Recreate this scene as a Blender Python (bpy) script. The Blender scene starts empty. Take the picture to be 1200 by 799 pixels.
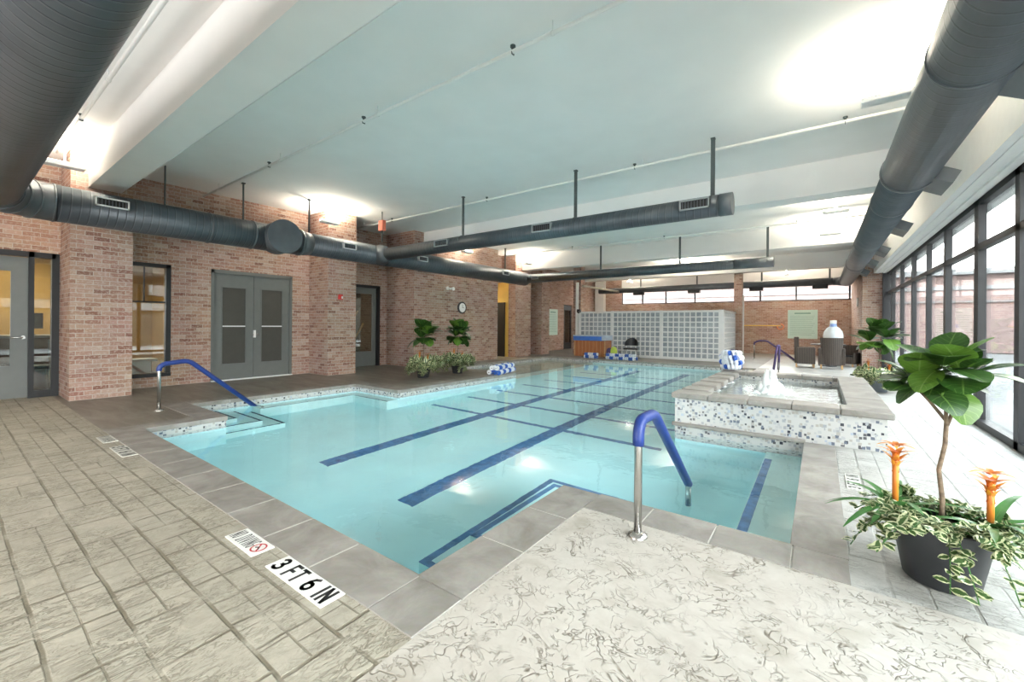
import bpy, bmesh, math, random
from mathutils import Vector, Matrix, Euler
R = random.Random(7)
PI = math.pi
sc = bpy.context.scene
COL = sc.collection

# ------------------------------------------------------------------ materials
MATS = {}
def nodes(name):
    m = bpy.data.materials.new(name); m.use_nodes = True
    nt = m.node_tree; nt.nodes.clear()
    out = nt.nodes.new('ShaderNodeOutputMaterial')
    MATS[name] = m
    return m, nt, out
def N(nt, t, **kw):
    n = nt.nodes.new(t)
    for k, v in kw.items():
        if k.startswith('i_'):
            n.inputs[k[2:].replace('_', ' ')].default_value = v
        else: setattr(n, k, v)
    return n
def L(nt, a, b): nt.links.new(a, b)
def rgba(c): return (c[0], c[1], c[2], 1)
def ramp(nt, fac, stops, interp='LINEAR'):
    r = nt.nodes.new('ShaderNodeValToRGB'); r.color_ramp.interpolation = interp
    e = r.color_ramp.elements
    while len(e) < len(stops): e.new(0.5)
    for k, (p, c) in enumerate(stops): e[k].position = p; e[k].color = rgba(c) if len(c) == 3 else c
    L(nt, fac, r.inputs[0]); return r.outputs[0]
def mix(nt, fac, a, b, mode='MIX'):
    m = nt.nodes.new('ShaderNodeMix'); m.data_type = 'RGBA'; m.blend_type = mode
    for s, v in ((m.inputs[0], fac), (m.inputs[6], a), (m.inputs[7], b)):
        if hasattr(v, 'is_output'): L(nt, v, s)
        else: s.default_value = v if not isinstance(v, tuple) else rgba(v)
    return m.outputs[2]
def math_(nt, op, a, b=0.0, clamp=False):
    m = nt.nodes.new('ShaderNodeMath'); m.operation = op; m.use_clamp = clamp
    for k, v in enumerate((a, b)):
        if hasattr(v, 'is_output'): L(nt, v, m.inputs[k])
        else: m.inputs[k].default_value = v
    return m.outputs[0]
def bsdf(nt, out, color, rough=.5, metal=0, bump=None, bstr=.3, bdist=.01, spec=.5, **kw):
    b = nt.nodes.new('ShaderNodeBsdfPrincipled')
    if hasattr(color, 'is_output'): L(nt, color, b.inputs['Base Color'])
    else: b.inputs['Base Color'].default_value = rgba(color)
    if hasattr(rough, 'is_output'): L(nt, rough, b.inputs['Roughness'])
    else: b.inputs['Roughness'].default_value = rough
    b.inputs['Metallic'].default_value = metal
    b.inputs['Specular IOR Level'].default_value = spec
    for k, v in kw.items(): b.inputs[k.replace('_', ' ')].default_value = v
    if bump is not None:
        bp = nt.nodes.new('ShaderNodeBump'); bp.inputs['Strength'].default_value = bstr; bp.inputs['Distance'].default_value = bdist
        L(nt, bump, bp.inputs['Height']); L(nt, bp.outputs[0], b.inputs['Normal'])
    L(nt, b.outputs[0], out.inputs[0]); return b
def uvn(nt): return nt.nodes.new('ShaderNodeTexCoord').outputs['UV']
def objn(nt): return nt.nodes.new('ShaderNodeTexCoord').outputs['Object']
def noise(nt, vec, scale, detail=3, rough=.5, dist=0):
    n = N(nt, 'ShaderNodeTexNoise', i_Scale=scale, i_Detail=detail, i_Roughness=rough, i_Distortion=dist)
    L(nt, vec, n.inputs['Vector']); return n
def plain(name, c, rough=.5, metal=0, var=.08, scale=8, bstr=.0, **kw):
    m, nt, out = nodes(name); n = noise(nt, objn(nt), scale, 4)
    lo = tuple(max(0, x*(1-var)) for x in c); hi = tuple(min(1, x*(1+var)) for x in c)
    col = ramp(nt, n.outputs[0], [(.3, lo), (.7, hi)])
    bsdf(nt, out, col, rough, metal, n.outputs[0] if bstr else None, bstr, **kw); return m
def emis(name, c, s):
    m, nt, out = nodes(name); e = N(nt, 'ShaderNodeEmission'); e.inputs[0].default_value = rgba(c); e.inputs[1].default_value = s
    L(nt, e.outputs[0], out.inputs[0]); return m

def brick_mat(name, cols, mortar, scale=1.0, mott=(.56, .47, .41)):
    m, nt, out = nodes(name); uv = uvn(nt)
    bt = N(nt, 'ShaderNodeTexBrick', offset=.5)
    L(nt, uv, bt.inputs['Vector'])
    bt.inputs['Color1'].default_value = (0, 0, 0, 1); bt.inputs['Color2'].default_value = (1, 1, 1, 1); bt.inputs['Mortar'].default_value = (.5, .5, .5, 1)
    bt.inputs['Scale'].default_value = 1/scale; bt.inputs['Mortar Size'].default_value = .006; bt.inputs['Mortar Smooth'].default_value = .3
    bt.inputs['Bias'].default_value = 0; bt.inputs['Brick Width'].default_value = .203; bt.inputs['Row Height'].default_value = .0735
    col = ramp(nt, bt.outputs[0], [(k/(len(cols)-1), c) for k, c in enumerate(cols)])
    n = noise(nt, uv, 26, 4, .7); n2 = noise(nt, uv, 1.2, 3)
    col = mix(nt, math_(nt, 'MULTIPLY', ramp(nt, n.outputs[0], [(.5, (0,0,0)), (.6, (1,1,1))]), .5), col, mott)
    col = mix(nt, .18, col, n2.outputs[1], 'SOFT_LIGHT')
    col = mix(nt, bt.outputs[1], col, mortar)
    h = math_(nt, 'SUBTRACT', math_(nt, 'MULTIPLY', n.outputs[0], .4), bt.outputs[1])
    bsdf(nt, out, col, .85, 0, h, .6, .008, .25); return m
BRICK = brick_mat('brick', [(.21,.10,.075), (.32,.175,.13), (.40,.26,.205), (.29,.15,.115), (.46,.345,.285), (.36,.20,.15), (.43,.30,.24)], (.49,.44,.385))
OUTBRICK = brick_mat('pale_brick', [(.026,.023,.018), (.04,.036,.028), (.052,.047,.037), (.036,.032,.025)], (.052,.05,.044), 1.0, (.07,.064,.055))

def mosaic():
    m, nt, out = nodes('mosaic'); uv = uvn(nt)
    cols = [(0, (.38,.40,.43)), (.12, (.48,.49,.50)), (.34, (.15,.17,.22)), (.46, (.36,.37,.40)), (.54, (.05,.055,.075)), (.62, (.42,.40,.37)), (.78, (.11,.11,.12)), (.86, (.40,.46,.56)), (.93, (.46,.47,.49))]
    v = N(nt, 'ShaderNodeTexVoronoi', distance='CHEBYCHEV', feature='F1'); v.inputs['Scale'].default_value = 27; v.inputs['Randomness'].default_value = .75
    L(nt, uv, v.inputs['Vector'])
    sep = N(nt, 'ShaderNodeSeparateColor'); L(nt, v.outputs['Color'], sep.inputs[0])
    col = ramp(nt, sep.outputs[0], cols, 'CONSTANT')
    size = math_(nt, 'ADD', math_(nt, 'MULTIPLY', sep.outputs[1], .22), .27)
    g = math_(nt, 'GREATER_THAN', v.outputs['Distance'], size)
    col = mix(nt, g, col, (.56,.56,.55))
    bsdf(nt, out, col, .22, 0, math_(nt, 'SUBTRACT', 1, g), .25, .004); return m
MOSAIC = mosaic()

def ashlar(name, swap, base_lo, base_hi, joint, rowh=.26, bw=.42):
    m, nt, out = nodes(name); uv = uvn(nt)
    mp = N(nt, 'ShaderNodeMapping'); L(nt, uv, mp.inputs[0])
    if swap: mp.inputs['Rotation'].default_value = (0, 0, PI/2)
    w = noise(nt, mp.outputs[0], 5, 3)
    vec = N(nt, 'ShaderNodeVectorMath', operation='MULTIPLY_ADD'); L(nt, w.outputs[1], vec.inputs[0]); vec.inputs[1].default_value = (.035,.012,0); L(nt, mp.outputs[0], vec.inputs[2])
    outs = []
    for (bw_, rh, off) in ((bw, rowh, .5), (bw*.52, rowh*.5, .37)):
        b = N(nt, 'ShaderNodeTexBrick', offset=off, squash=.62 if rh == rowh else 1.0, squash_frequency=3); L(nt, vec.outputs[0], b.inputs['Vector'])
        b.inputs['Color1'].default_value = (0,0,0,1); b.inputs['Color2'].default_value = (1,1,1,1)
        b.inputs['Scale'].default_value = 1; b.inputs['Mortar Size'].default_value = .011 if rh == rowh else .006; b.inputs['Mortar Smooth'].default_value = .55
        b.inputs['Brick Width'].default_value = bw_; b.inputs['Row Height'].default_value = rh; outs.append(b)
    big, small = outs
    # small stones only inside some of the big ones
    sel = math_(nt, 'GREATER_THAN', N_sep(nt, big.outputs[0]), .3)
    mort = math_(nt, 'MAXIMUM', big.outputs[1], math_(nt, 'MULTIPLY', math_(nt, 'MULTIPLY', small.outputs[1], sel), .8))
    br = noise(nt, uv, 2.2, 2)
    mort = math_(nt, 'MULTIPLY', mort, ramp(nt, noise(nt, uv, 5, 3).outputs[0], [(.34, (.15,)*3), (.55, (1,)*3)]))
    n = noise(nt, uv, 9, 6, .65, 1.2); n2 = noise(nt, uv, .9, 4, .6)
    ms_ = N(nt, 'ShaderNodeMapping'); L(nt, mp.outputs[0], ms_.inputs[0]); ms_.inputs['Scale'].default_value = (2.2, .8, 1)
    st = math_(nt, 'MAXIMUM', ridge(nt, ms_.outputs[0], 7, .03), ridge(nt, ms_.outputs[0], 15, .045))
    st = math_(nt, 'MULTIPLY', st, ramp(nt, noise(nt, uv, 3.1, 2).outputs[0], [(.38, (.1,)*3), (.55, (.8,)*3)]))
    col = ramp(nt, n.outputs[0], [(.3, base_lo), (.68, base_hi)])
    col = mix(nt, .5, col, ramp(nt, n2.outputs[0], [(.3, tuple(x*.62 for x in base_hi)), (.62, base_hi)]), 'MULTIPLY')
    col = mix(nt, .35, col, ramp(nt, n2.outputs[0], [(.3, base_lo), (.7, base_hi)]))
    col = mix(nt, st, col, joint)
    col = mix(nt, math_(nt, 'MULTIPLY', mort, .85), col, joint)
    h = math_(nt, 'SUBTRACT', math_(nt, 'MULTIPLY', n.outputs[0], .55), math_(nt, 'ADD', mort, math_(nt, 'MULTIPLY', st, .4)))
    bsdf(nt, out, col, .5, 0, h, .7, .012, .4); return m
def N_sep(nt, c):
    s = N(nt, 'ShaderNodeSeparateColor'); L(nt, c, s.inputs[0]); return s.outputs[0]
def ridge(nt, vec, scale, width):
    a = noise(nt, vec, scale, 3, .55, .9)
    d = math_(nt, 'ABSOLUTE', math_(nt, 'SUBTRACT', a.outputs[0], .5))
    return math_(nt, 'SUBTRACT', 1, math_(nt, 'DIVIDE', d, width, True), True)
STAMP = ashlar('stamped_concrete', False, (.36,.33,.275), (.60,.565,.485), (.17,.148,.105), .25, .36)
STAMPR = ashlar('stamped_concrete_pale', True, (.44,.43,.405), (.62,.61,.585), (.27,.26,.235), .3, .9)

def skin():
    m, nt, out = nodes('textured_skin_concrete'); uv = uvn(nt)
    patch = ramp(nt, noise(nt, uv, 2.3, 2).outputs[0], [(.36, (.25,)*3), (.5, (1,)*3)])
    r1 = ridge(nt, uv, 5.2, .017); r2 = ridge(nt, uv, 12, .028)
    r = math_(nt, 'MAXIMUM', r1, math_(nt, 'MULTIPLY', r2, .7)); r = math_(nt, 'MULTIPLY', math_(nt, 'MULTIPLY', r, patch), ramp(nt, noise(nt, uv, 9, 3).outputs[0], [(.42, (.1,)*3), (.52, (1,)*3)]))
    n = noise(nt, uv, 14, 5, .6); n2 = noise(nt, uv, 1.3, 4, .55)
    col = ramp(nt, n2.outputs[0], [(.28, (.40,.365,.32)), (.5, (.50,.465,.42)), (.72, (.55,.52,.475))])
    col = mix(nt, .25, col, ramp(nt, n.outputs[0], [(.3, (.38,.34,.29)), (.65, (.62,.59,.54))]))
    col = mix(nt, math_(nt, 'MULTIPLY', r, 1.0), col, (.17,.145,.11))
    col = mix(nt, ramp(nt, noise(nt, uv, 3.4, 4).outputs[0], [(.56, (0,)*3), (.72, (.55,)*3)]), col, (.30,.265,.21))
    h = math_(nt, 'SUBTRACT', math_(nt, 'MULTIPLY', n.outputs[0], .5), r)
    bsdf(nt, out, col, .55, 0, h, .6, .008, .4); return m
SKIN = skin()
def concrete(name, stops, rough=.45, streak=True, scale=.9):
    m, nt, out = nodes(name); uv = uvn(nt)
    mp = N(nt, 'ShaderNodeMapping'); L(nt, uv, mp.inputs[0]); mp.inputs['Scale'].default_value = (.5, 2.2, 1) if streak else (1, 1, 1)
    n = noise(nt, mp.outputs[0], 2.4*scale, 6, .62, .6); n2 = noise(nt, uv, 22, 4, .7)
    col = ramp(nt, n.outputs[0], stops)
    col = mix(nt, .15, col, n2.outputs[1], 'SOFT_LIGHT')
    bsdf(nt, out, col, rough, 0, n2.outputs[0], .12, .004, .5); return m
SMOOTH = concrete('smooth_concrete', [(.3, (.12,.105,.085)), (.5, (.19,.17,.14)), (.7, (.27,.245,.21))], .4)
FARDECK = concrete('pale_concrete', [(.3, (.38,.37,.35)), (.5, (.46,.45,.43)), (.7, (.55,.54,.52))], .35)
COPE = concrete('coping_concrete', [(.3, (.19,.175,.155)), (.5, (.27,.25,.23)), (.72, (.36,.34,.315))], .5, False, 1.6)
GROUT = plain('grout', (.62,.60,.56), .7)
CEIL = plain('ceiling_plaster', (.91,.895,.88), .8, var=.02, scale=2)
WHITE = plain('white_paint', (.84,.84,.82), .5, var=.02)
WHITEM = plain('white_metal', (.80,.81,.81), .35, var=.02)
DARKF = plain('dark_frame', (.006,.0065,.009), .5, 0, .1)
DOORG = plain('grey_door_paint', (.135,.145,.14), .4, 0, .04)
BLACK = plain('black_plastic', (.014,.014,.016), .4)
STEEL = plain('stainless', (.55,.54,.52), .25, 1, .04)
BLUE = plain('blue_grip', (.014,.04,.21), .42, 0, .1, 30)
STEELD = plain('galvanised', (.42,.45,.46), .4, .3)
HANG = plain('hanger_steel', (.10,.12,.12), .5, .4)
REDP = plain('red_plastic', (.55,.03,.03), .35)
YEL = plain('yellow_plastic', (.75,.5,.05), .4)
LIMEP = plain('lime_foam', (.55,.72,.10), .6)
PURP = plain('dark_foam', (.06,.04,.14), .6)
LBLUE = plain('blue_vinyl', (.05,.19,.66), .5, 0, .1)
LBLUE2 = plain('pale_vinyl', (.55,.66,.78), .5)
FLOATW = plain('white_float', (.82,.85,.9), .35); FLOATB = plain('blue_float', (.03,.13,.55), .35)
TAN = plain('tan_wood', (.55,.34,.16), .5, 0, .2, 6)
SOIL = plain('soil', (.05,.033,.02), .9, 0, .3, 30, .5)
BARK = plain('bark', (.20,.145,.10), .85, 0, .4, 40, .6)
POTD = plain('charcoal_pot', (.028,.03,.034), .45, 0, .1)
POTL = plain('pale_grey_pot', (.22,.25,.29), .45, 0, .06)
MINT = plain('mint_board', (.60,.78,.70), .35, 0, .02)
GREENL = plain('green_print', (.16,.36,.28), .5)
YWALL = plain('yellow_plaster', (.72,.52,.14), .7, 0, .05, 3)
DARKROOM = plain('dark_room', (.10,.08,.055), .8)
OCHRE = plain('ochre_wall', (.42,.27,.10), .8, 0, .1, 2)
CLOCKF = plain('clock_face', (.85,.85,.85), .4, 0, .01)
SIGNW = plain('sign_white', (.83,.83,.80), .4, 0, .02); SIGNK = plain('sign_black', (.012,.012,.014), .5); SIGNR = plain('sign_red', (.5,.02,.03), .5)
SIGNWF = plain('worn_sign_white', (.60,.60,.56), .5, 0, .25, 60); SIGNKF = plain('worn_sign_black', (.07,.07,.065), .6, 0, .4, 60)
BLIND = plain('blind_fabric', (.062,.06,.052), .8, 0, .05)
LAMPW = emis('lamp_glow', (1, .93, .78), 25)
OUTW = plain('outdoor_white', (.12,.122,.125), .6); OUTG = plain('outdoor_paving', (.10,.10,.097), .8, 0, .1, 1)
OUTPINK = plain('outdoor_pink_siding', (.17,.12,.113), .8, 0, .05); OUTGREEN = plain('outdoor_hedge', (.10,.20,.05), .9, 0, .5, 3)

def duct_mat():
    m, nt, out = nodes('spiral_duct'); uv = uvn(nt)
    mp = N(nt, 'ShaderNodeMapping'); L(nt, uv, mp.inputs[0])
    sp = N(nt, 'ShaderNodeSeparateXYZ'); L(nt, mp.outputs[0], sp.inputs[0])
    fr = math_(nt, 'FRACT', math_(nt, 'ADD', math_(nt, 'DIVIDE', sp.outputs[0], .105), sp.outputs[1]))
    d = math_(nt, 'ABSOLUTE', math_(nt, 'SUBTRACT', fr, .5))
    line = math_(nt, 'SUBTRACT', 1, math_(nt, 'DIVIDE', d, .07, True), True)
    ln2 = math_(nt, 'SUBTRACT', 1, math_(nt, 'DIVIDE', math_(nt, 'ABSOLUTE', math_(nt, 'SUBTRACT', fr, .62)), .05, True), True)
    n = noise(nt, objn(nt), 3, 5, .6); n3 = noise(nt, objn(nt), 60, 3)
    col = ramp(nt, n.outputs[0], [(.3, (.062,.078,.092)), (.7, (.10,.12,.138))])
    col = mix(nt, math_(nt, 'MULTIPLY', line, .75), col, (.025,.028,.033))
    col = mix(nt, math_(nt, 'MULTIPLY', ln2, .3), col, (.30,.33,.35))
    bsdf(nt, out, col, .42, .35, math_(nt, 'ADD', line, math_(nt, 'MULTIPLY', n3.outputs[0], .1)), .5, .006); return m
DUCT = duct_mat(); DUCTP = plain('duct_plain', (.115,.13,.145), .42, .35, .12, 4)
GRILLK = plain('grille_dark', (.02,.02,.02), .6)

def wicker():
    m, nt, out = nodes('wicker'); uv = uvn(nt)
    w1 = N(nt, 'ShaderNodeTexWave', bands_direction='X'); w1.inputs['Scale'].default_value = 9; w1.inputs['Distortion'].default_value = .6; L(nt, uv, w1.inputs[0])
    w2 = N(nt, 'ShaderNodeTexWave', bands_direction='Y'); w2.inputs['Scale'].default_value = 26; w2.inputs['Distortion'].default_value = .5; L(nt, uv, w2.inputs[0])
    h = math_(nt, 'MULTIPLY', w1.outputs[1], math_(nt, 'ADD', math_(nt, 'MULTIPLY', w2.outputs[1], .5), .5))
    col = ramp(nt, h, [(.1, (.022,.015,.012)), (.5, (.06,.045,.038)), (.9, (.14,.11,.092))])
    bsdf(nt, out, col, .6, 0, h, .5, .006); return m
WICK = wicker()

def plank():
    m, nt, out = nodes('cedar_slats'); uv = uvn(nt)
    sp = N(nt, 'ShaderNodeSeparateXYZ'); L(nt, uv, sp.inputs[0])
    fr = math_(nt, 'FRACT', math_(nt, 'DIVIDE', sp.outputs[0], .165)); g = math_(nt, 'LESS_THAN', fr, .07)
    mp = N(nt, 'ShaderNodeMapping'); mp.inputs['Scale'].default_value = (20, 1.5, 1); L(nt, uv, mp.inputs[0])
    n = noise(nt, mp.outputs[0], 2, 4)
    col = ramp(nt, n.outputs[0], [(.3, (.30,.10,.035)), (.7, (.48,.19,.07))]); col = mix(nt, g, col, (.62,.38,.2))
    bsdf(nt, out, col, .5); return m
CEDAR = plank()

def plaster(name, c, var=.05):
    m, nt, out = nodes(name); n = noise(nt, objn(nt), 1.6, 4)
    col = ramp(nt, n.outputs[0], [(.3, tuple(x*(1-var) for x in c)), (.7, tuple(min(1, x*(1+var)) for x in c))])
    bsdf(nt, out, col, .7, 0, None, spec=.2); return m
PLAST = plaster('pool_plaster', (.60,.90,.965)); PLAST2 = plaster('step_plaster', (.66,.91,.93)); BEIGE = plaster('ledge_tile', (.52,.52,.47), .08)
SPAP = plaster('spa_plaster', (.55,.90,.90))
STRIPE = plain('lane_tile', (.08,.20,.42), .4, 0, .3, 12)
LINE = plain('dark_line_tile', (.03,.07,.13), .4, 0, .25, 12)

def water(name, bscale, bstr, tint):
    m, nt, out = nodes(name); co = objn(nt)
    n = noise(nt, co, bscale, 3, .5, .3); n2 = noise(nt, co, bscale*3.7, 2)
    h = math_(nt, 'ADD', n.outputs[0], math_(nt, 'MULTIPLY', n2.outputs[0], .22))
    bp = N(nt, 'ShaderNodeBump'); bp.inputs['Strength'].default_value = bstr; bp.inputs['Distance'].default_value = .02; L(nt, h, bp.inputs['Height'])
    rf = N(nt, 'ShaderNodeBsdfRefraction'); rf.inputs['IOR'].default_value = 1.333; rf.inputs['Roughness'].default_value = 0; rf.inputs[0].default_value = rgba(tint)
    gl = N(nt, 'ShaderNodeBsdfGlossy'); gl.inputs['Roughness'].default_value = .02
    fr = N(nt, 'ShaderNodeFresnel'); fr.inputs[0].default_value = 1.333
    for s in (rf, gl, fr): L(nt, bp.outputs[0], s.inputs['Normal'])
    m1 = N(nt, 'ShaderNodeMixShader'); L(nt, fr.outputs[0], m1.inputs[0]); L(nt, rf.outputs[0], m1.inputs[1]); L(nt, gl.outputs[0], m1.inputs[2])
    tr = N(nt, 'ShaderNodeBsdfTransparent'); tr.inputs[0].default_value = rgba((.97,1,1))
    ge = N(nt, 'ShaderNodeNewGeometry')
    m2 = N(nt, 'ShaderNodeMixShader'); L(nt, ge.outputs['Backfacing'], m2.inputs[0]); L(nt, m1.outputs[0], m2.inputs[1]); L(nt, tr.outputs[0], m2.inputs[2])
    L(nt, m2.outputs[0], out.inputs[0]); return m
WATER = water('pool_water', 2.6, .16, (.90,.99,1.0)); SPAW = water('spa_water', 7, .35, (.93,1,1))
def foam():
    m, nt, out = nodes('foam'); n = noise(nt, objn(nt), 24, 4)
    b = bsdf(nt, out, (.92,.96,.97), .5, 0, n.outputs[0], .8, .02); b.inputs['Alpha'].default_value = .93; return m
FOAM = foam()
def glass(name, tint, refl=.12):
    m, nt, out = nodes(name)
    tr = N(nt, 'ShaderNodeBsdfTransparent'); tr.inputs[0].default_value = rgba(tint)
    gl = N(nt, 'ShaderNodeBsdfGlossy'); gl.inputs['Roughness'].default_value = .01
    lw = N(nt, 'ShaderNodeLayerWeight'); lw.inputs[0].default_value = .35
    f = math_(nt, 'ADD', math_(nt, 'MULTIPLY', lw.outputs['Fresnel'], .6), refl, True)
    ms = N(nt, 'ShaderNodeMixShader'); L(nt, f, ms.inputs[0]); L(nt, tr.outputs[0], ms.inputs[1]); L(nt, gl.outputs[0], ms.inputs[2])
    L(nt, ms.outputs[0], out.inputs[0]); return m
GLASS = glass('window_glass', (.93,.96,.96), .03); GLASSD = glass('door_glass', (.75,.78,.76), .10)
def gblock():
    m, nt, out = nodes('glass_block'); n = noise(nt, objn(nt), 5, 2)
    col = ramp(nt, n.outputs[0], [(.35, (.30,.34,.38)), (.65, (.46,.50,.54))])
    bsdf(nt, out, col, .15, 0, n.outputs[0], .3, .01, .8); return m
GBL = gblock()

def leafmat(name, base, rib, edge=None, trans=.25):
    m, nt, out = nodes(name); uv = uvn(nt)
    sp = N(nt, 'ShaderNodeSeparateXYZ'); L(nt, uv, sp.inputs[0])
    a = math_(nt, 'ABSOLUTE', math_(nt, 'SUBTRACT', sp.outputs[0], .5))     # 0 midrib .. .5 edge
    n = noise(nt, objn(nt), 9, 3)
    col = ramp(nt, n.outputs[0], [(.3, tuple(x*.7 for x in base)), (.7, tuple(x*1.35 for x in base))])
    if edge:
        wob = math_(nt, 'ADD', a, math_(nt, 'MULTIPLY', math_(nt, 'SUBTRACT', noise(nt, objn(nt), 70, 2).outputs[0], .5), .45))
        col = mix(nt, math_(nt, 'GREATER_THAN', wob, .27), col, edge)
    else:
        v = math_(nt, 'FRACT', math_(nt, 'MULTIPLY', math_(nt, 'SUBTRACT', sp.outputs[1], math_(nt, 'MULTIPLY', a, .5)), 8))
        vein = math_(nt, 'MULTIPLY', math_(nt, 'LESS_THAN', v, .12), .55)
        col = mix(nt, vein, col, rib)
        col = mix(nt, math_(nt, 'LESS_THAN', a, .022), col, rib)
    b = nt.nodes.new('ShaderNodeBsdfPrincipled'); L(nt, col, b.inputs['Base Color']); b.inputs['Roughness'].default_value = .33
    t = N(nt, 'ShaderNodeBsdfTranslucent'); L(nt, col, t.inputs[0])
    ms = N(nt, 'ShaderNodeMixShader'); ms.inputs[0].default_value = trans; L(nt, b.outputs[0], ms.inputs[1]); L(nt, t.outputs[0], ms.inputs[2])
    L(nt, ms.outputs[0], out.inputs[0]); return m
FIG = leafmat('fig_leaf', (.028,.08,.014), (.12,.22,.05)); FIGL = leafmat('young_fig_leaf', (.10,.21,.028), (.2,.32,.08))
VAR = leafmat('variegated_leaf', (.055,.11,.03), (.3,.4,.2), (.60,.62,.38), .2)
BROML = leafmat('bromeliad_leaf', (.06,.19,.045), (.08,.22,.06))
def bract():
    m, nt, out = nodes('bract'); uv = uvn(nt); sp = N(nt, 'ShaderNodeSeparateXYZ'); L(nt, uv, sp.inputs[0])
    col = ramp(nt, sp.outputs[1], [(0, (.55,.11,.025)), (.45, (.66,.2,.03)), (1, (.85,.42,.04))])
    bsdf(nt, out, col, .45); return m
BRACT = bract()

# ------------------------------------------------------------------ mesh helpers
class MB:
    def __init__(s): s.v = []; s.f = []; s.uv = []; s.mi = []; s.sm = []
    def face(s, idx, uv=None, mi=0, smooth=False):
        s.f.append(tuple(idx)); s.uv.append(uv); s.mi.append(mi); s.sm.append(smooth)
    def quad(s, a, b, c, d, mi=0, uv=None):
        n = len(s.v); s.v += [tuple(a), tuple(b), tuple(c), tuple(d)]; s.face((n, n+1, n+2, n+3), uv, mi)
    def box(s, x0, x1, y0, y1, z0, z1, mi=0, M=None):
        P = [Vector((x, y, z)) for z in (z0, z1) for y in (y0, y1) for x in (x0, x1)]
        if M is not None: P = [M @ p for p in P]
        n = len(s.v); s.v += [tuple(p) for p in P]
        for f in ((0,2,3,1), (4,5,7,6), (0,1,5,4), (2,6,7,3), (0,4,6,2), (1,3,7,5)): s.face([n+k for k in f], None, mi)
    def cyl(s, p0, p1, r0, r1=None, seg=16, mi=0, caps=True, smooth=True, uscale=1):
        r1 = r0 if r1 is None else r1
        s.tube([p0, p1], [r0, r1], seg, mi, caps, smooth)
    def tube(s, pts, radii, seg=12, mi=0, caps=True, smooth=True):
        pts = [Vector(p) for p in pts]
        if not isinstance(radii, (list, tuple)): radii = [radii]*len(pts)
        t = (pts[1]-pts[0]).normalized(); up = Vector((0,0,1)) if abs(t.z) < .9 else Vector((1,0,0))
        a = t.cross(up).normalized(); n0 = len(s.v); d = 0; ds = []
        for i, p in enumerate(pts):
            if i: d += (p-pts[i-1]).length
            ds.append(d)
            tt = ((pts[min(i+1, len(pts)-1)]-pts[max(i-1, 0)])).normalized()
            a = (a - tt*a.dot(tt)).normalized(); b = tt.cross(a)
            for k in range(seg):
                an = 2*PI*k/seg; s.v.append(tuple(p + (a*math.cos(an)+b*math.sin(an))*radii[i]))
        for i in range(len(pts)-1):
            for k in range(seg):
                k2 = (k+1) % seg; A = n0+i*seg
                s.face((A+k, A+k2, A+seg+k2, A+seg+k), ((ds[i], k/seg), (ds[i], (k+1)/seg), (ds[i+1], (k+1)/seg), (ds[i+1], k/seg)), mi, smooth)
        if caps:
            s.face([n0+k for k in range(seg)][::-1], None, mi); e = n0+(len(pts)-1)*seg; s.face([e+k for k in range(seg)], None, mi)
    def lathe(s, prof, c=(0,0,0), seg=24, mi=0, smooth=True):
        n0 = len(s.v)
        for r, z in prof:
            for k in range(seg):
                an = 2*PI*k/seg; s.v.append((c[0]+r*math.cos(an), c[1]+r*math.sin(an), c[2]+z))
        for i in range(len(prof)-1):
            for k in range(seg):
                k2 = (k+1) % seg; A = n0+i*seg
                s.face((A+k, A+k2, A+seg+k2, A+seg+k), ((k/seg, i), ((k+1)/seg, i), ((k+1)/seg, i+1), (k/seg, i+1)), mi, smooth)
    def leaf(s, base, d, up, length, width, curl=.3, n=5, mi=0, prof=None, fold=.15):
        """an oval blade from base along d, arching down by curl"""
        base = Vector(base); d = Vector(d).normalized(); up = Vector(up); side = d.cross(up).normalized(); up = side.cross(d).normalized()
        n0 = len(s.v); 
        for i in range(n+1):
            t = i/n; w = (prof(t) if prof else math.sin(PI*min(1, t*.94+.03))**.8)*width/2
            an = curl*t*1.3
            c = base + d*(length*t*math.cos(an*.6)) - up*(length*t*math.sin(an)*.8)
            for k in (-1, 0, 1): s.v.append(tuple(c + side*(w*k) + up*(abs(k)*w*fold)))
        for i in range(n):
            for k in (0, 1):
                A = n0+i*3+k
                s.face((A, A+1, A+4, A+3), ((k/2, i/n), ((k+1)/2, i/n), ((k+1)/2, (i+1)/n), (k/2, (i+1)/n)), mi, True)
    def build(s, name, mats, parent=None, loc=None, bevel=0):
        me = bpy.data.meshes.new(name); me.from_pydata(s.v, [], s.f)
        if not isinstance(mats, (list, tuple)): mats = [mats]
        for m in mats: me.materials.append(m)
        uvl = me.uv_layers.new(name='UVMap').data; li = 0
        for pi, poly in enumerate(me.polygons):
            poly.material_index = s.mi[pi]; poly.use_smooth = s.sm[pi]
            uv = s.uv[pi]; nr = poly.normal
            for k, vi in enumerate(poly.vertices):
                if uv: uvl[poly.loop_start+k].uv = uv[k]
                else:
                    c = s.v[vi]; ax = max(range(3), key=lambda q: abs(nr[q]))
                    uvl[poly.loop_start+k].uv = (c[1], c[2]) if ax == 0 else ((c[0], c[2]) if ax == 1 else (c[0], c[1]))
        me.validate(); me.update()
        o = bpy.data.objects.new(name, me); COL.objects.link(o)
        if parent: o.parent = parent
        if loc: o.location = loc
        if bevel:
            b = o.modifiers.new('bevel', 'BEVEL'); b.width = bevel; b.segments = 2; b.limit_method = 'ANGLE'
        return o
def tag(o, label=None, cat=None, group=None, kind=None):
    if label: o['label'] = label
    if cat: o['category'] = cat
    if group: o['group'] = group
    if kind: o['kind'] = kind
    return o
def thing(name, label, cat, loc=(0,0,0), rz=0, group=None):
    o = bpy.data.objects.new(name, None); COL.objects.link(o); o.location = loc; o.rotation_euler = (0,0,rz); o.empty_display_size = .1
    return tag(o, label, cat, group)
def kids(o): return [c for c in list(COL.objects) if c.parent == o]
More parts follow.
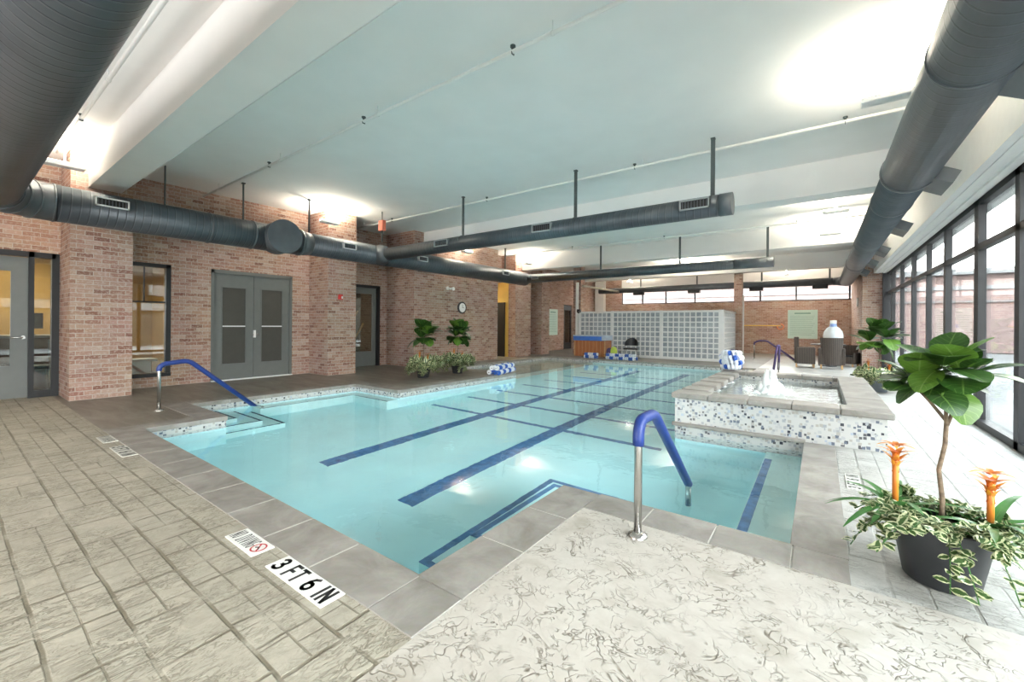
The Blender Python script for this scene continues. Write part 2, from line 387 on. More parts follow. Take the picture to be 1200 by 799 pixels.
def copy_tree(o, parent=None):
    c = o.copy(); COL.objects.link(c)
    if parent: c.parent = parent
    for ch in kids(o): copy_tree(ch, c)
    return c
def clone(o, label, loc, rz=0, group=None, scale=None):
    c = copy_tree(o); c.location = loc; c.rotation_euler = (0,0,rz); c['label'] = label
    if group: c['group'] = group
    if scale: c.scale = scale
    return c
def struct(mb, name, mats, parent=None, bevel=0): return tag(mb.build(name, mats, parent, bevel=bevel), kind='structure')
def text_mesh(txt, size, mat, name, parent, loc, rz=0, rx=0, sx=1, z=.002, bold=.0):
    cu = bpy.data.curves.new('txt', 'FONT'); cu.body = txt; cu.size = size; cu.align_x = 'CENTER'; cu.align_y = 'CENTER'; cu.extrude = z; cu.offset = bold
    to = bpy.data.objects.new('txt', cu); COL.objects.link(to); bpy.context.view_layer.update()
    me = bpy.data.meshes.new_from_object(to.evaluated_get(bpy.context.evaluated_depsgraph_get())); bpy.data.objects.remove(to); bpy.data.curves.remove(cu)
    me.materials.clear(); me.materials.append(mat); me.name = name
    o = bpy.data.objects.new(name, me); COL.objects.link(o); o.parent = parent; o.location = loc; o.rotation_euler = (rx, 0, rz); o.scale = (sx, 1, 1)
    return o

# ------------------------------------------------------------------ room constants
CZ = 4.1; XL = -10.7; XP = -9.8; XR = 1.72; YF = 23.6; YB = -5.0; WZ = -.12; PF = -1.12

# pool outline (inner coping edge)
PX_ = sorted({-9.05, -8.0, -6.6, -1.65, -1.55, -.12}); PY_ = sorted({1.46, 2.35, 5.28, 9.2, 14.95, 3.0, 5.82})
def in_pool(x, y):
    if -6.6 < x < -1.65 and 1.46 < y < 14.95: return True
    if -8.0 < x <= -6.6 and 2.35 < y < 5.28: return True
    if -9.05 < x <= -6.6 and 9.2 < y < 14.95: return True
    if -1.65 <= x < -.12 and 3.0 < y < 5.82: return True
    if -1.65 <= x < -1.55 and 3.0 < y < 14.95: return True
    return False

# deck -----------------------------------------------------------------------
xs = sorted(set(PX_ + [-16, -11.3, -6.9, -1.35, 1.9, .14])); ys = sorted(set(PY_ + [YB, 1.16, 2.72, 9.6, 24.0, -.5, 1.45]))
deck = MB()
for i in range(len(xs)-1):
    for j in range(len(ys)-1):
        cx, cy = (xs[i]+xs[i+1])/2, (ys[j]+ys[j+1])/2
        if in_pool(cx, cy): continue
        if cx < -1.35 and cy < 1.16: mi = 0
        elif -1.36 < cx and cy < 2.72: mi = 1
        elif cx > -.13 and cy < 9.6: mi = 2
        elif cx > -1.6: mi = 4
        else: mi = 3
        deck.quad((xs[i], ys[j], 0), (xs[i+1], ys[j], 0), (xs[i+1], ys[j+1], 0), (xs[i], ys[j+1], 0), mi)
struct(deck, 'floor', [STAMP, SKIN, STAMPR, SMOOTH, FARDECK])

# basin ----------------------------------------------------------------------
bx_ = MB(); wt = MB()
for i in range(len(PX_)-1):
    for j in range(len(PY_)-1):
        x0, x1, y0, y1 = PX_[i], PX_[i+1], PY_[j], PY_[j+1]
        if not in_pool((x0+x1)/2, (y0+y1)/2): continue
        bx_.quad((x0,y0,PF), (x1,y0,PF), (x1,y1,PF), (x0,y1,PF), 0)
        wt.quad((x0,y0,WZ), (x1,y0,WZ), (x1,y1,WZ), (x0,y1,WZ), 0)
        e = .01
        for (a, b, t) in (((x0,y0),(x1,y0),(0,-e)), ((x1,y0),(x1,y1),(e,0)), ((x1,y1),(x0,y1),(0,e)), ((x0,y1),(x0,y0),(-e,0))):
            mx, my = (a[0]+b[0])/2+t[0]*3, (a[1]+b[1])/2+t[1]*3
            if in_pool(mx, my): continue
            bx_.quad((a[0],a[1],PF-.01), (b[0],b[1],PF-.01), (b[0],b[1],-.27), (a[0],a[1],-.27), 0)
            bx_.quad((a[0],a[1],-.27), (b[0],b[1],-.27), (b[0],b[1],0), (a[0],a[1],0), 1)
struct(bx_, 'pool_basin', [PLAST, MOSAIC])
struct(wt, 'pool_water', WATER)

# lane markings (tile stripes set in the basin floor)
sp = MB()
for x in (-4.92, -3.38):
    sp.box(x-.11, x+.11, 2.8, 14.0, PF, PF+.004)
    for y in (2.8, 14.0): sp.box(x-.2, x+.2, y-.05, y+.05, PF, PF+.005) if y > 5 else None
for y in (5.9, 6.95, 8.0, 9.1): sp.box(-6.3, -1.75, y-.05, y+.05, PF, PF+.0045)
for y in (10.2, 11.3, 12.4): sp.box(-6.3, -1.75, y-.045, y+.045, PF, PF+.0045)
struct(sp, 'lane_stripes', STRIPE)

# steps under water
st = MB()
def step(x0, x1, y0, y1, z, mi=0): st.box(x0, x1, y0, y1, PF, z, mi)
step(-2.03, -1.65, 2.28, 3.46, -.36, 0); step(-1.65, -.5, 3.0, 3.46, -.362, 0)
step(-2.26, -1.65, 2.0, 3.78, -.64, 0); step(-1.65, -.5, 3.0, 3.782, -.642, 0)
step(-.5, -.12, 3.0, 5.82, -.34, 0)
step(-8.0, -7.17, 2.35, 2.70, -.32); step(-8.0, -6.97, 2.35, 2.98, -.58); step(-8.0, -6.82, 2.35, 3.25, -.84)
step(-8.0, -7.7, 3.25, 5.28, -.4); step(-7.7, -6.6, 5.02, 5.28, -.402)
step(-9.05, -7.07, 9.2, 14.95, -.3, 1)
struct(st, 'pool_steps', [PLAST2, BEIGE])
sl = MB()
def ln(x0, x1, y0, y1, z, mi=0): sl.box(x0, x1, y0, y1, z, z+.004, mi)
ln(-2.03, -1.98, 2.28, 3.46, -.36); ln(-2.03, -.5, 3.41, 3.46, -.359); ln(-2.03, -1.65, 2.28, 2.33, -.358)
ln(-2.26, -2.2, 2.0, 3.78, -.64); ln(-2.26, -.5, 3.73, 3.78, -.638); ln(-2.26, -1.65, 2.0, 2.06, -.637)
ln(-.49, -.42, 3.4, 5.5, -.34)
for X, Y, z in ((-7.17, 2.70, -.32), (-6.97, 2.98, -.58), (-6.82, 3.25, -.84)):
    ln(X-.035, X, 2.35, Y, z, 1); ln(-8, X, Y-.035, Y, z+.001, 1)
ln(-7.73, -7.7, 3.25, 5.02, -.4, 1); ln(-7.7, -6.6, 5.02, 5.05, -.402, 1); ln(-7.10, -7.07, 9.2, 14.95, -.3, 1)
struct(sl, 'step_nosing_stripes', [STRIPE, LINE])

# coping ---------------------------------------------------------------------
cp = MB()
def cope_run(x0, x1, y0, y1, along, pitch):
    a0, a1 = (x0, x1) if along == 'x' else (y0, y1)
    n = max(1, round((a1-a0)/pitch)); g = .004
    for k in range(n):
        p, q = a0+(a1-a0)*k/n+g, a0+(a1-a0)*(k+1)/n-g
        if along == 'x': cp.box(p, q, y0, y1, -.055, .006)
        else: cp.box(x0, x1, p, q, -.055, .006)
    cp.box(x0+.01, x1-.01, y0+.01, y1-.01, -.05, .003, 1)
cope_run(-6.9, -1.65, 1.16, 1.475, 'x', .52)
cope_run(-1.65, -1.35, 1.16, 1.46, 'x', .3)
cope_run(-1.665, -1.35, 1.46, 3.0, 'y', .5)
cope_run(-1.35, -.12, 2.72, 3.015, 'x', .45); cope_run(-.12, .14, 2.72, 3.0, 'x', .3)
cope_run(-.135, .14, 3.0, 5.78, 'y', 2.9)
cope_run(-6.9, -6.585, 1.475, 2.05, 'y', .5); cope_run(-8.3, -6.585, 2.05, 2.365, 'x', .5)
cope_run(-8.3, -7.985, 2.365, 5.57, 'y', .5); cope_run(-7.985, -6.585, 5.265, 5.57, 'x', .5)
cope_run(-6.9, -6.585, 5.57, 8.9, 'y', .5); cope_run(-9.35, -6.585, 8.9, 9.215, 'x', .5)
cope_run(-9.35, -9.035, 9.215, 15.25, 'y', .5); cope_run(-9.035, -1.55, 14.935, 15.25, 'x', .5)
cope_run(-1.565, -1.25, 10.0, 15.25, 'y', .5)
struct(cp, 'pool_coping', [COPE, GROUT], bevel=.0025)

# hot tub ----------------------------------------------------------------------
SX0, SX1, SY0, SY1, SZ = -1.55, .57, 5.8, 9.55, .42
spa = thing('hot_tub', 'raised square hot tub clad in blue and white mosaic with bubbling fountain', 'hot tub', ((SX0+SX1)/2, (SY0+SY1)/2, 0))
def lb(mb, name, mats, par, bevel=0):      # mesh given in world coordinates, parented to a thing that only translates
    o = mb.build(name, mats, par, bevel=bevel); o.location = -Vector(par.location); return o
w = MB(); T = .3
w.box(SX0, SX1, SY0, SY0+T, -.4, SZ-.07); w.box(SX0, SX1, SY1-T, SY1, -.4, SZ-.07)
w.box(SX0, SX0+T, SY0+T, SY1-T, -.4, SZ-.16); w.box(SX1-T, SX1, SY0+T, SY1-T, -.4, SZ-.07)
lb(w, 'mosaic_wall', MOSAIC, spa)
w = MB(); w.quad((SX0+T, SY0+T, -.35), (SX1-T, SY0+T, -.35), (SX1-T, SY1-T, -.35), (SX0+T, SY1-T, -.35))
w.box(SX0+T-.01, SX0+T+.25, SY0+T, SY1-T, -.35, -.05); w.box(SX0+T, SX1-T, SY1-T-.4, SY1-T, -.35, -.05); w.box(SX1-T-.4, SX1-T, SY0+T, SY1-T, -.35, -.052)
lb(w, 'seat_bench', SPAP, spa)
w = MB()
nx = 5
for k in range(nx):
    a, b = SX0-.04+(SX1+.06-SX0+.04)*k/nx, SX0-.04+(SX1+.06-SX0+.04)*(k+1)/nx
    w.box(a+.003, b-.003, SY0-.04, SY0+T+.02, SZ-.07, SZ); w.box(a+.003, b-.003, SY1-T-.02, SY1+.04, SZ-.07, SZ)
for k in range(5):
    a, b = SY0+T+.02+(SY1-SY0-2*T-.04)*k/5, SY0+T+.02+(SY1-SY0-2*T-.04)*(k+1)/5
    w.box(SX1-T-.02, SX1+.06, a+.003, b-.003, SZ-.07, SZ)
lb(w, 'coping', COPE, spa, .012)
for k in range(5):
    a = SY0+T+.16+k*.58
    w = MB(); w.box(SX0-.04, SX0+T+.02, a, a+.40, SZ-.09, SZ-.005); lb(w, 'spillway_block', COPE, spa, .02)
w = MB(); w.box(SX0-.03, -.12, SY0-.05, SY0+.01, -.015, .03); lb(w, 'ledge_trim', COPE, spa, .01)
w = MB(); w.quad((SX0+T, SY0+T, SZ-.13), (SX1-T, SY0+T, SZ-.13), (SX1-T, SY1-T, SZ-.13), (SX0+T, SY1-T, SZ-.13)); lb(w, 'water', SPAW, spa)
w = MB()
for k in range(26):
    r = .17*math.sqrt(R.random()); a = R.random()*2*PI; h = (.50*(1-r/.19)**1.3+.05)*R.uniform(.75, 1)
    x, y = -.62+r*math.cos(a), 7.7+r*math.sin(a)
    w.lathe([(0,h), (.03,h-.02), (.05,h*.6), (.075,.02), (.09,-.02)], (x, y, SZ-.13), 9)
for k in range(90):
    a = R.random()*2*PI; r = R.uniform(.1, .36); x, y = -.62+r*math.cos(a), 7.7+r*math.sin(a)*1.2; q = R.uniform(.02,.05)
    w.lathe([(0,.02), (q*.6,.012), (q,-.002)], (x, y, SZ-.13), 8)
lb(w, 'fountain_foam', FOAM, spa)['kind'] = 'stuff'
w = MB()
for k in range(4):
    a = SY0+T+.60+k*.58
    for j in range(7):
        w.lathe([(0,.03), (.03,.02), (.045,-.01)], (SX0+T*.9-j*.045+R.uniform(-.02,.02), a+R.uniform(-.04,.04), SZ-.14-.004*j), 8)
lb(w, 'spill_foam', FOAM, spa)['kind'] = 'stuff'

# ------------------------------------------------------------------ walls
def wallbox(name, boxes, mat=BRICK):
    w = MB()
    for b in boxes: w.box(*b)
    return struct(w, name, mat)
# left wall with openings: door (-.6..1.2), window 2.05..2.8, double door 3.5..5.22, glass door 6.9..8.05
t0, t1 = XL-.25, XL
wallbox('wall_left', [
    (t0, t1, YB, -.45, 0, CZ), (t0, t1, -.45, 1.16, 2.46, CZ), (t0, t1, 1.16, 1.98, 0, CZ),
    (t0, t1, 1.98, 2.80, 0, .2), (t0, t1, 1.98, 2.80, 2.46, CZ), (t0, t1, 2.80, 3.50, 0, CZ),
    (t0, t1, 3.50, 5.24, 2.46, CZ), (t0, t1, 5.24, 6.6, 0, CZ),
    (t1, XP, 1.25, 2.02, 0, CZ), (t1, XP, 5.68, 6.45, 0, CZ),
    (-11.35, -11.1, 6.4, 7.1, 0, CZ), (-11.35, -11.1, 7.1, 8.12, 2.46, CZ), (-11.35, -11.1, 8.12, 8.4, 0, CZ), (-11.1, -10.7, 6.4, 6.6, 0, CZ),
    (-11.35, XP, 8.4, 12.45, 0, CZ),
    (-11.6, XP, 13.6, 14.7, 0, CZ), (-11.6, -10.5, 12.45, 13.6, 3.0, CZ), (-11.6, -10.5, 14.7, 15.6, 0, CZ), (-11.6, XP, 15.55, 16.2, 0, CZ),
    (-11.3, -11.05, 16.2, 19.75, 0, CZ), (-11.3, -11.05, 19.75, 20.7, 2.4, CZ), (-11.3, -11.05, 20.7, YF, 0, CZ)])
w = MB(); w.box(-9.0, -8.62, 16.95, 17.33, 0, CZ); o = struct(w, 'column_far_left', BRICK)
w = MB(); w.box(-2.92, -2.62, 19.75, 20.05, 0, CZ); struct(w, 'column_middle', BRICK)
wallbox('wall_far', [(-12.5, 1.3, YF, YF+.25, 0, 2.52), (-12.5, -9.35, YF, YF+.25, 2.52, CZ)])
w = MB(); w.box(-9.35, 1.9, YF-.02, YF+.25, 3.33, CZ); struct(w, 'trim_4', CEIL)
w = MB(); w.box(-10.9, -10.35, YF-.3, YF, 0, CZ); struct(w, 'trim_1', WHITE)
wallbox('wall_right_pier', [(1.1, XR+.1, 17.6, YF, 0, 3.6)])
wallbox('wall_back', [(-12, 2, YB-.25, YB, 0, .25), (-12, 2, YB-.25, YB, 2.1, CZ)] + [(a, b, YB-.25, YB, .25, 2.1) for a, b in ((-12, -5.8), (-2.8, 2))])  # gap left as an added opening, lets fill daylight in behind the camera
# ceiling and beams
w = MB(); w.box(-12, 2.2, YB, YF+.3, CZ, CZ+.25); struct(w, 'ceiling', CEIL)
for k, (y0, y1, z) in enumerate(((1.455, 1.86, 3.52), (8.77, 9.2, 3.54), (14.05, 14.5, 3.52), (19.4, 19.85, 3.52))):
    w = MB(); w.box(XP if k != 0 else XP, 1.37, y0, y1, z, CZ+.01); struct(w, 'beam', CEIL)
w = MB(); w.box(XP, 1.37, 2.32, 2.60, CZ-.045, CZ+.01); struct(w, 'ceiling_panel_drop', CEIL)
w = MB(); w.box(1.37, XR+.3, YB, YF, 3.03, CZ+.01); struct(w, 'window_soffit', WHITE)
w = MB(); w.box(1.58, 1.66, YB, 17.6, 3.0, 3.03); w.box(1.45, 1.5, YB, 17.6, 3.015, 3.03); struct(w, 'trim_2', WHITE)

# windows on the right
edges = [(-4.6,.14), (-2.6,.12), (-.7,.12), (1.2,.16), (3.1,.12), (5.0,.12), (6.83,.14), (8.30,.19), (10.08,.15), (11.6,.06), (13.25,.12), (14.95,.06), (16.6,.12), (17.5,.16)]
for k in range(len(edges)-1):
    (a, wa), (b, wb) = edges[k], edges[k+1]
    w = MB(); X0, X1 = XR-.02, XR+.06
    w.box(X0, X1, a-wa/2, a+wa/2, 0, 3.03)
    if k == len(edges)-2: w.box(X0-.12, X1, b-wb/2, 17.6, 0, 3.03)
    w.box(X0, X1, a, b, 0, .09); w.box(X0, X1, a, b, 2.95, 3.03); w.box(X0, X1, a, b, 2.35, 2.43)
    
    o = struct(w, 'window_%d' % (k+1), DARKF)
    g = MB(); g.box(XR+.04, XR+.05, a+wa/2-.01, b-wb/2+.01, .08, 2.96); go = g.build('window_pane', GLASS, o)
# far clerestory windows
w = MB()
for x in (-9.35, -8.15, -6.85, -5.35, -3.35, -2.35, -.9, 1.05): w.box(x-.035, x+.035, YF+.05, YF+.15, 2.52, 3.35)
w.box(-9.35, 1.1, YF+.05, YF+.15, 2.52, 2.57); w.box(-9.35, 1.1, YF+.05, YF+.15, 3.29, 3.35)
o = struct(w, 'window_20', DARKF); g = MB(); g.box(-9.35, 1.1, YF+.1, YF+.105, 2.55, 3.3); g.build('window_pane', GLASS, o)

# outside
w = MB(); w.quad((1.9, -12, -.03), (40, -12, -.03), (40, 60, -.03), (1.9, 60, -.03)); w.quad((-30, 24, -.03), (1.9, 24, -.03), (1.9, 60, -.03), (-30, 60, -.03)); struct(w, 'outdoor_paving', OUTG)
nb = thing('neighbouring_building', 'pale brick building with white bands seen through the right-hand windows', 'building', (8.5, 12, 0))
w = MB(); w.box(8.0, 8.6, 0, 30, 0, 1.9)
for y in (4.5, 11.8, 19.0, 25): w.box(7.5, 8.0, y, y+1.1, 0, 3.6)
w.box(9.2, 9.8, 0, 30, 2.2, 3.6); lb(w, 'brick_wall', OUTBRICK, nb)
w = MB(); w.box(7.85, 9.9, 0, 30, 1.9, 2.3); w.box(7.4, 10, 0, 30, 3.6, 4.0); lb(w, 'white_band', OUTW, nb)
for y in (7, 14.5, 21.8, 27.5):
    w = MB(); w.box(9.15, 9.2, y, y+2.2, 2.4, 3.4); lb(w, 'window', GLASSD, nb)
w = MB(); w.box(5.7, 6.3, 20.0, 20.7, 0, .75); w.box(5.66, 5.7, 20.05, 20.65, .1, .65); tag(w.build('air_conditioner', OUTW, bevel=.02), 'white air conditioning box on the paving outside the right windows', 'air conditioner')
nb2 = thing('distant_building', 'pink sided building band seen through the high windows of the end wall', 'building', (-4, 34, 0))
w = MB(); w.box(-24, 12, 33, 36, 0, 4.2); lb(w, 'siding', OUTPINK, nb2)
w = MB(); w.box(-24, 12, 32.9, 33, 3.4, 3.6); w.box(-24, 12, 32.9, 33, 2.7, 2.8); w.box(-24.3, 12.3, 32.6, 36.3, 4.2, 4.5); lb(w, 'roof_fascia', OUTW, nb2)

# ------------------------------------------------------------------ left-wall doors
def lever(par, p, m=STEEL):
    w = MB(); w.cyl((p[0], p[1], p[2]), (p[0]+.06, p[1], p[2]), .012); w.tube([(p[0]+.055, p[1], p[2]), (p[0]+.06, p[1]-.04, p[2]), (p[0]+.055, p[1]-.14, p[2]-.005)], .012, 10)
    w.cyl((p[0]-.005, p[1], p[2]), (p[0]+.008, p[1], p[2]), .03); w.build('handle', m, par)
def leaf_door(name, y0, y1, z1, x, hinge, handle_y, glassm, blind=False, gz=(.35, 2.1), mat=DOORG, stile=.17):
    d = MB(); X0, X1 = x-.045, x
    d.box(X0, X1, y0, y0+stile, .01, z1); d.box(X0, X1, y1-stile, y1, .01, z1); d.box(X0, X1, y0+stile, y1-stile, .01, gz[0]); d.box(X0, X1, y0+stile, y1-stile, gz[1], z1)
    o = struct(d, name, mat)
    g = MB(); g.box(x-.03, x-.02, y0+stile, y1-stile, gz[0], gz[1]); g.build('door_glass', glassm, o)
    if blind:
        b = MB(); b.box(x-.016, x-.012, y0+stile, y1-stile, gz[0], gz[1]); b.build('window_blind', BLIND, o)
        b = MB(); b.box(x-.02, x+.004, y0+stile, y1-stile, 1.2, 1.225); b.build('glazing_bar', WHITEM, o)
    b = MB()
    for (a, c, e, f) in ((y0+stile-.02, y0+stile, gz[0]-.02, gz[1]+.02), (y1-stile, y1-stile+.02, gz[0]-.02, gz[1]+.02), (y0+stile, y1-stile, gz[0]-.02, gz[0]), (y0+stile, y1-stile, gz[1], gz[1]+.02)): b.box(x, x+.008, a, c, e, f)
    b.build('glazing_bead', mat, o)
    if handle_y is not None: lever(o, (x, handle_y, 1.02))
    return o
leaf_door('door_1', -.25, .885, 2.36, XL-.05, 0, .83, GLASSD, gz=(.55, 2.12), stile=.19)
w = MB(); w.box(XL-.12, XL+.01, .885, .95, 0, 2.46); w.box(XL-.12, XL+.01, 1.15, 1.24, 0, 2.46); w.box(XL-.12, XL+.01, -.45, 1.2, 2.37, 2.46); w.box(XL-.12, XL, .95, 1.15, 0, .12)
o = struct(w, 'door_frame_1', DARKF); g = MB(); g.box(XL-.07, XL-.06, .95, 1.15, .12, 2.37); g.build('sidelight_glass', GLASSD, o)
leaf_door('door_2', 3.56, 4.365, 2.38, XL-.03, 0, None, GLASSD, True, (.37, 2.08)); leaf_door('door_3', 4.375, 5.18, 2.38, XL-.03, 0, 4.46, GLASSD, True, (.37, 2.08))
w = MB(); w.box(XL-.1, XL+.015, 3.50, 3.56, 0, 2.46); w.box(XL-.1, XL+.015, 5.18, 5.24, 0, 2.46); w.box(XL-.1, XL+.015, 3.5, 5.24, 2.385, 2.46); struct(w, 'door_frame_2', DOORG)
w = MB(); w.box(XL-.05, XL+.06, 3.5, 5.24, 0, .02); w.box(-.0+XL, XL+.05, 4.35, 4.39, .95, 1.12); struct(w, 'trim_3', WHITEM)
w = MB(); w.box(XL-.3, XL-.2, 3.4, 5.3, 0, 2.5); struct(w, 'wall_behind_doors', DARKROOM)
leaf_door('door_4', 7.12, 8.02, 2.38, -11.12, 0, None, GLASSD, False, (.45, 2.2), stile=.13)
w = MB(); w.box(-11.2, -11.05, 8.02, 8.12, 0, 2.46); w.box(-11.2, -11.05, 7.1, 8.12, 2.38, 2.46); struct(w, 'door_frame_4', DARKF)
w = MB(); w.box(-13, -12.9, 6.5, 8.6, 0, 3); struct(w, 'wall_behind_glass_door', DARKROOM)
w = MB(); w.tube([(-11.6, 7.2, .9), (-11.9, 7.9, 1.7)], .03, 8); w.tube([(-11.6, 7.4, .5), (-11.9, 8.1, 1.3)], .03, 8); tag(w.build('stair_rail', OCHRE), 'tan stair rail dimly seen behind the glass door', 'rail')
leaf_door('door_5', 19.8, 20.65, 2.36, -11.08, 0, 19.9, GLASSD, False, (.35, 2.1), DARKF, .1)
# window next to pilaster
w = MB(); w.box(XL-.1, XL+.01, 2.0, 2.05, .2, 2.46); w.box(XL-.1, XL+.01, 2.72, 2.80, .2, 2.46); w.box(XL-.1, XL+.01, 2.0, 2.8, 2.39, 2.46); w.box(XL-.1, XL+.03, 2.0, 2.8, .2, .27); w.box(XL-.09, XL-.03, 2.0, 2.8, 1.68, 1.71); w.box(XL-.09, XL-.05, 2.38, 2.40, 1.7, 2.4)
o = struct(w, 'window_30', DARKF); g = MB(); g.box(XL-.07, XL-.06, 2.0, 2.8, .2, 2.46); g.build('window_pane', glass('inner_pane', (.8,.83,.82), .16), o)
# room behind the left wall
w = MB(); w.box(-14.2, -14.1, -2, 3.4, 0, 3.2); w.box(-14.1, t0, 3.3, 3.4, 0, 3.2); w.box(-14.1, t0, -2.1, -2, 0, 3.2); w.box(-14.2, t0, -2, 3.4, 2.8, 2.9); struct(w, 'wall_office', OCHRE)
w = MB(); w.box(-14.1, t0, -2, 3.3, .002, .01); struct(w, 'floor_office', plain('office_floor', (.16,.11,.07), .4, 0, .2))
lt = bpy.data.lights.new('office_fill_light', 'AREA'); lt.size = 1.2; lt.energy = 45; lt.color = (1,.85,.6); lo = bpy.data.objects.new('office_fill_light', lt); COL.objects.link(lo); lo.location = (-12.6, .8, 2.75)  # warm fill light added to bring up the office interior
lt = bpy.data.lights.new('corridor_lamp', 'AREA'); lt.size = .6; lt.energy = 40; lt.color = (1,.85,.55); lo = bpy.data.objects.new('corridor_lamp', lt); COL.objects.link(lo); lo.location = (-12.2, 13.1, 2.9)
# counter, chair and monitor dimly visible in the office
cn = thing('reception_counter', 'dark wooden counter inside the office behind the left glass door', 'counter', (-12.2, .3, 0))
w = MB(); w.box(-12.5, -11.9, -1.4, 1.9, .0, .98); lb(w, 'counter_body', plain('dark_wood', (.10,.045,.03), .4), cn, .01)
w = MB(); w.box(-12.6, -11.8, -1.45, 1.95, .98, 1.03); lb(w, 'counter_top', plain('counter_grey', (.22,.22,.22), .3), cn, .01)
mo = thing('computer_monitor', 'black monitor standing on the office counter', 'monitor', (-12.2, 1.0, 1.03))
w = MB(); w.box(-.03,.0,-.2,.2,.12,.42); w.build('screen', BLACK, mo); w = MB(); w.box(-.08,.08,-.1,.1,0,.015); w.box(-.02,.0,-.03,.03,.01,.14); w.build('stand', BLACK, mo)
oc = thing('office_chair', 'black office chair by the counter behind the narrow side glass', 'chair', (-11.4, 1.0, .01))
w = MB(); w.box(-.22,.22,-.22,.22,.44,.5); w.build('seat', BLACK, oc, bevel=.02); w = MB(); w.box(-.2,.2,.2,.25,.55,.95); w.build('backrest', BLACK, oc, bevel=.02)
for a in range(4):
    w = MB(); x, y = .18*(1 if a % 2 else -1), .18*(1 if a > 1 else -1); w.cyl((x, y, 0), (x, y, .44), .012, seg=8); w.build('leg', STEEL, oc)
w = MB(); w.box(-12.3, -12.0, 2.35, 2.8, 0, .42); w.box(-12.35, -11.95, 2.1, 2.9, .42, .48); tag(w.build('low_table', WHITE, bevel=.01), 'low white table inside the room behind the tall narrow window', 'table')
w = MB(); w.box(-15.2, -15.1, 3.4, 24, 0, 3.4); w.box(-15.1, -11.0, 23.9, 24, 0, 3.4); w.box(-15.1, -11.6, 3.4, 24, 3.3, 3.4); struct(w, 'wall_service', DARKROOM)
# yellow corridor
w = MB(); w.box(-13.6, -11.4, 13.62, 13.66, 0, 3.1); w.box(-13.6, -13.5, 12.3, 13.6, 0, 3.1); w.box(-11.38, -10.15, 13.58, 13.6, 0, 3.1); struct(w, 'wall_corridor', YWALL)
w = MB(); w.box(-10.9, -10.3, 13.54, 13.58, 0, 2.2); struct(w, 'door_6', DARKF)
# ------------------------------------------------------------------ ducts
def ring(mb, c, ax, r, wdt=.03, mi=0):
    d = Vector((1,0,0)) if ax == 'x' else Vector((0,1,0)); c = Vector(c); mb.cyl(c-d*wdt/2, c+d*wdt/2, r, seg=40, mi=mi)
DZ = 3.084
def arc(c, r, a0, a1, n, plane_z): return [(c[0]+r*math.cos(a0+(a1-a0)*k/n), c[1]+r*math.sin(a0+(a1-a0)*k/n), plane_z) for k in range(n+1)]
main = thing('air_duct', 'large grey spiral duct crossing overhead and running along the left brick wall', 'duct', (-9.35, 3, DZ))
XD = -9.35; YN = .39; RD = .275
w = MB(); w.tube([(3.0, YN, DZ), (XD+.62, YN, DZ)], RD+.01, 40); lb(w, 'overhead_run', DUCT, main)
w = MB(); w.tube([(XD+.66, YN, DZ)] + [(XD+.62-.62*math.sin(a), YN+.62*(1-math.cos(a)), DZ) for a in [PI/2*k/12 for k in range(13)]] + [(XD, YN+.66, DZ)], RD, 40)
for k in range(5):
    a = PI/2*k/4; c = Vector((XD+.62-.62*math.sin(a), YN+.62*(1-math.cos(a)), DZ)); d = Vector((-math.cos(a), math.sin(a), 0)); w.cyl(c-d*.012, c+d*.012, RD+.012, seg=40)
lb(w, 'elbow', DUCTP, main)
w = MB(); w.tube([(XD, YN+.62, DZ), (XD, 4.75, DZ)], RD, 40); lb(w, 'large_wall_run', DUCT, main)
for yy, ww in ((3.0,.03), (3.75,.03), (4.72,.05)):
    w = MB(); ring(w, (XD, yy, DZ), 'y', RD+.012, ww); lb(w, 'joint_band', DUCTP, main)
w = MB(); w.tube([(XD, 4.75, DZ), (XD, 4.95, DZ)], [RD, .25], 40); lb(w, 'reducer', DUCTP, main)
w = MB(); w.tube([(XD, 4.9, DZ), (XD, 13.6, DZ)], .25, 40); lb(w, 'small_wall_run', DUCT, main)
w = MB(); w.cyl((XD, 4.22, DZ), (XD+.42, 4.22, DZ), .33, seg=44); w.cyl((XD+.42, 4.22, DZ), (XD+.45, 4.22, DZ), .345, seg=44); lb(w, 'round_end_cap', DUCTP, main)
w = MB(); w.tube([(XD+.1, 6.8, DZ), (-1.04, 6.8, DZ)], .158, 36); lb(w, 'near_cross_duct', DUCT, main)
w = MB(); w.cyl((XD+.15, 6.8, DZ), (XD+.42, 6.8, DZ), .27, .165, 36); lb(w, 'branch_collar', DUCTP, main)
w = MB(); w.cyl((-1.2, 6.8, DZ), (-1.03, 6.8, DZ), .163, seg=36); lb(w, 'cross_duct_end', DUCTP, main)
w = MB(); w.tube([(XD, 13.5, DZ), (XD+.02, 13.55, DZ), (-1.04, 13.55, DZ)], [.2, .17, .134], 32); lb(w, 'far_cross_duct', DUCT, main)
w = MB(); w.tube([(-2.0, 13.55, DZ), (-1.03, 13.55, DZ)], .14, 32); lb(w, 'cross_duct_end', DUCTP, main)
rd = thing('air_duct', 'grey spiral duct running beside the right-hand windows to the end wall', 'duct', (.805, 10, DZ))
w = MB(); w.tube([(.805, -4.9, DZ), (.805, 6.45, DZ)], .245, 40); lb(w, 'near_run', DUCT, rd)
w = MB(); w.tube([(.805, 6.45, DZ), (.805, 20.3, DZ)], .228, 40); lb(w, 'far_run', DUCT, rd)
for yy, rr, ww in ((6.47,.258,.05), (3.9,.252,.02), (7.9,.236,.02), (11.5,.236,.02), (15,.236,.02)):
    w = MB(); ring(w, (.805, yy, DZ), 'y', rr, ww); lb(w, 'joint_band', DUCTP, rd)
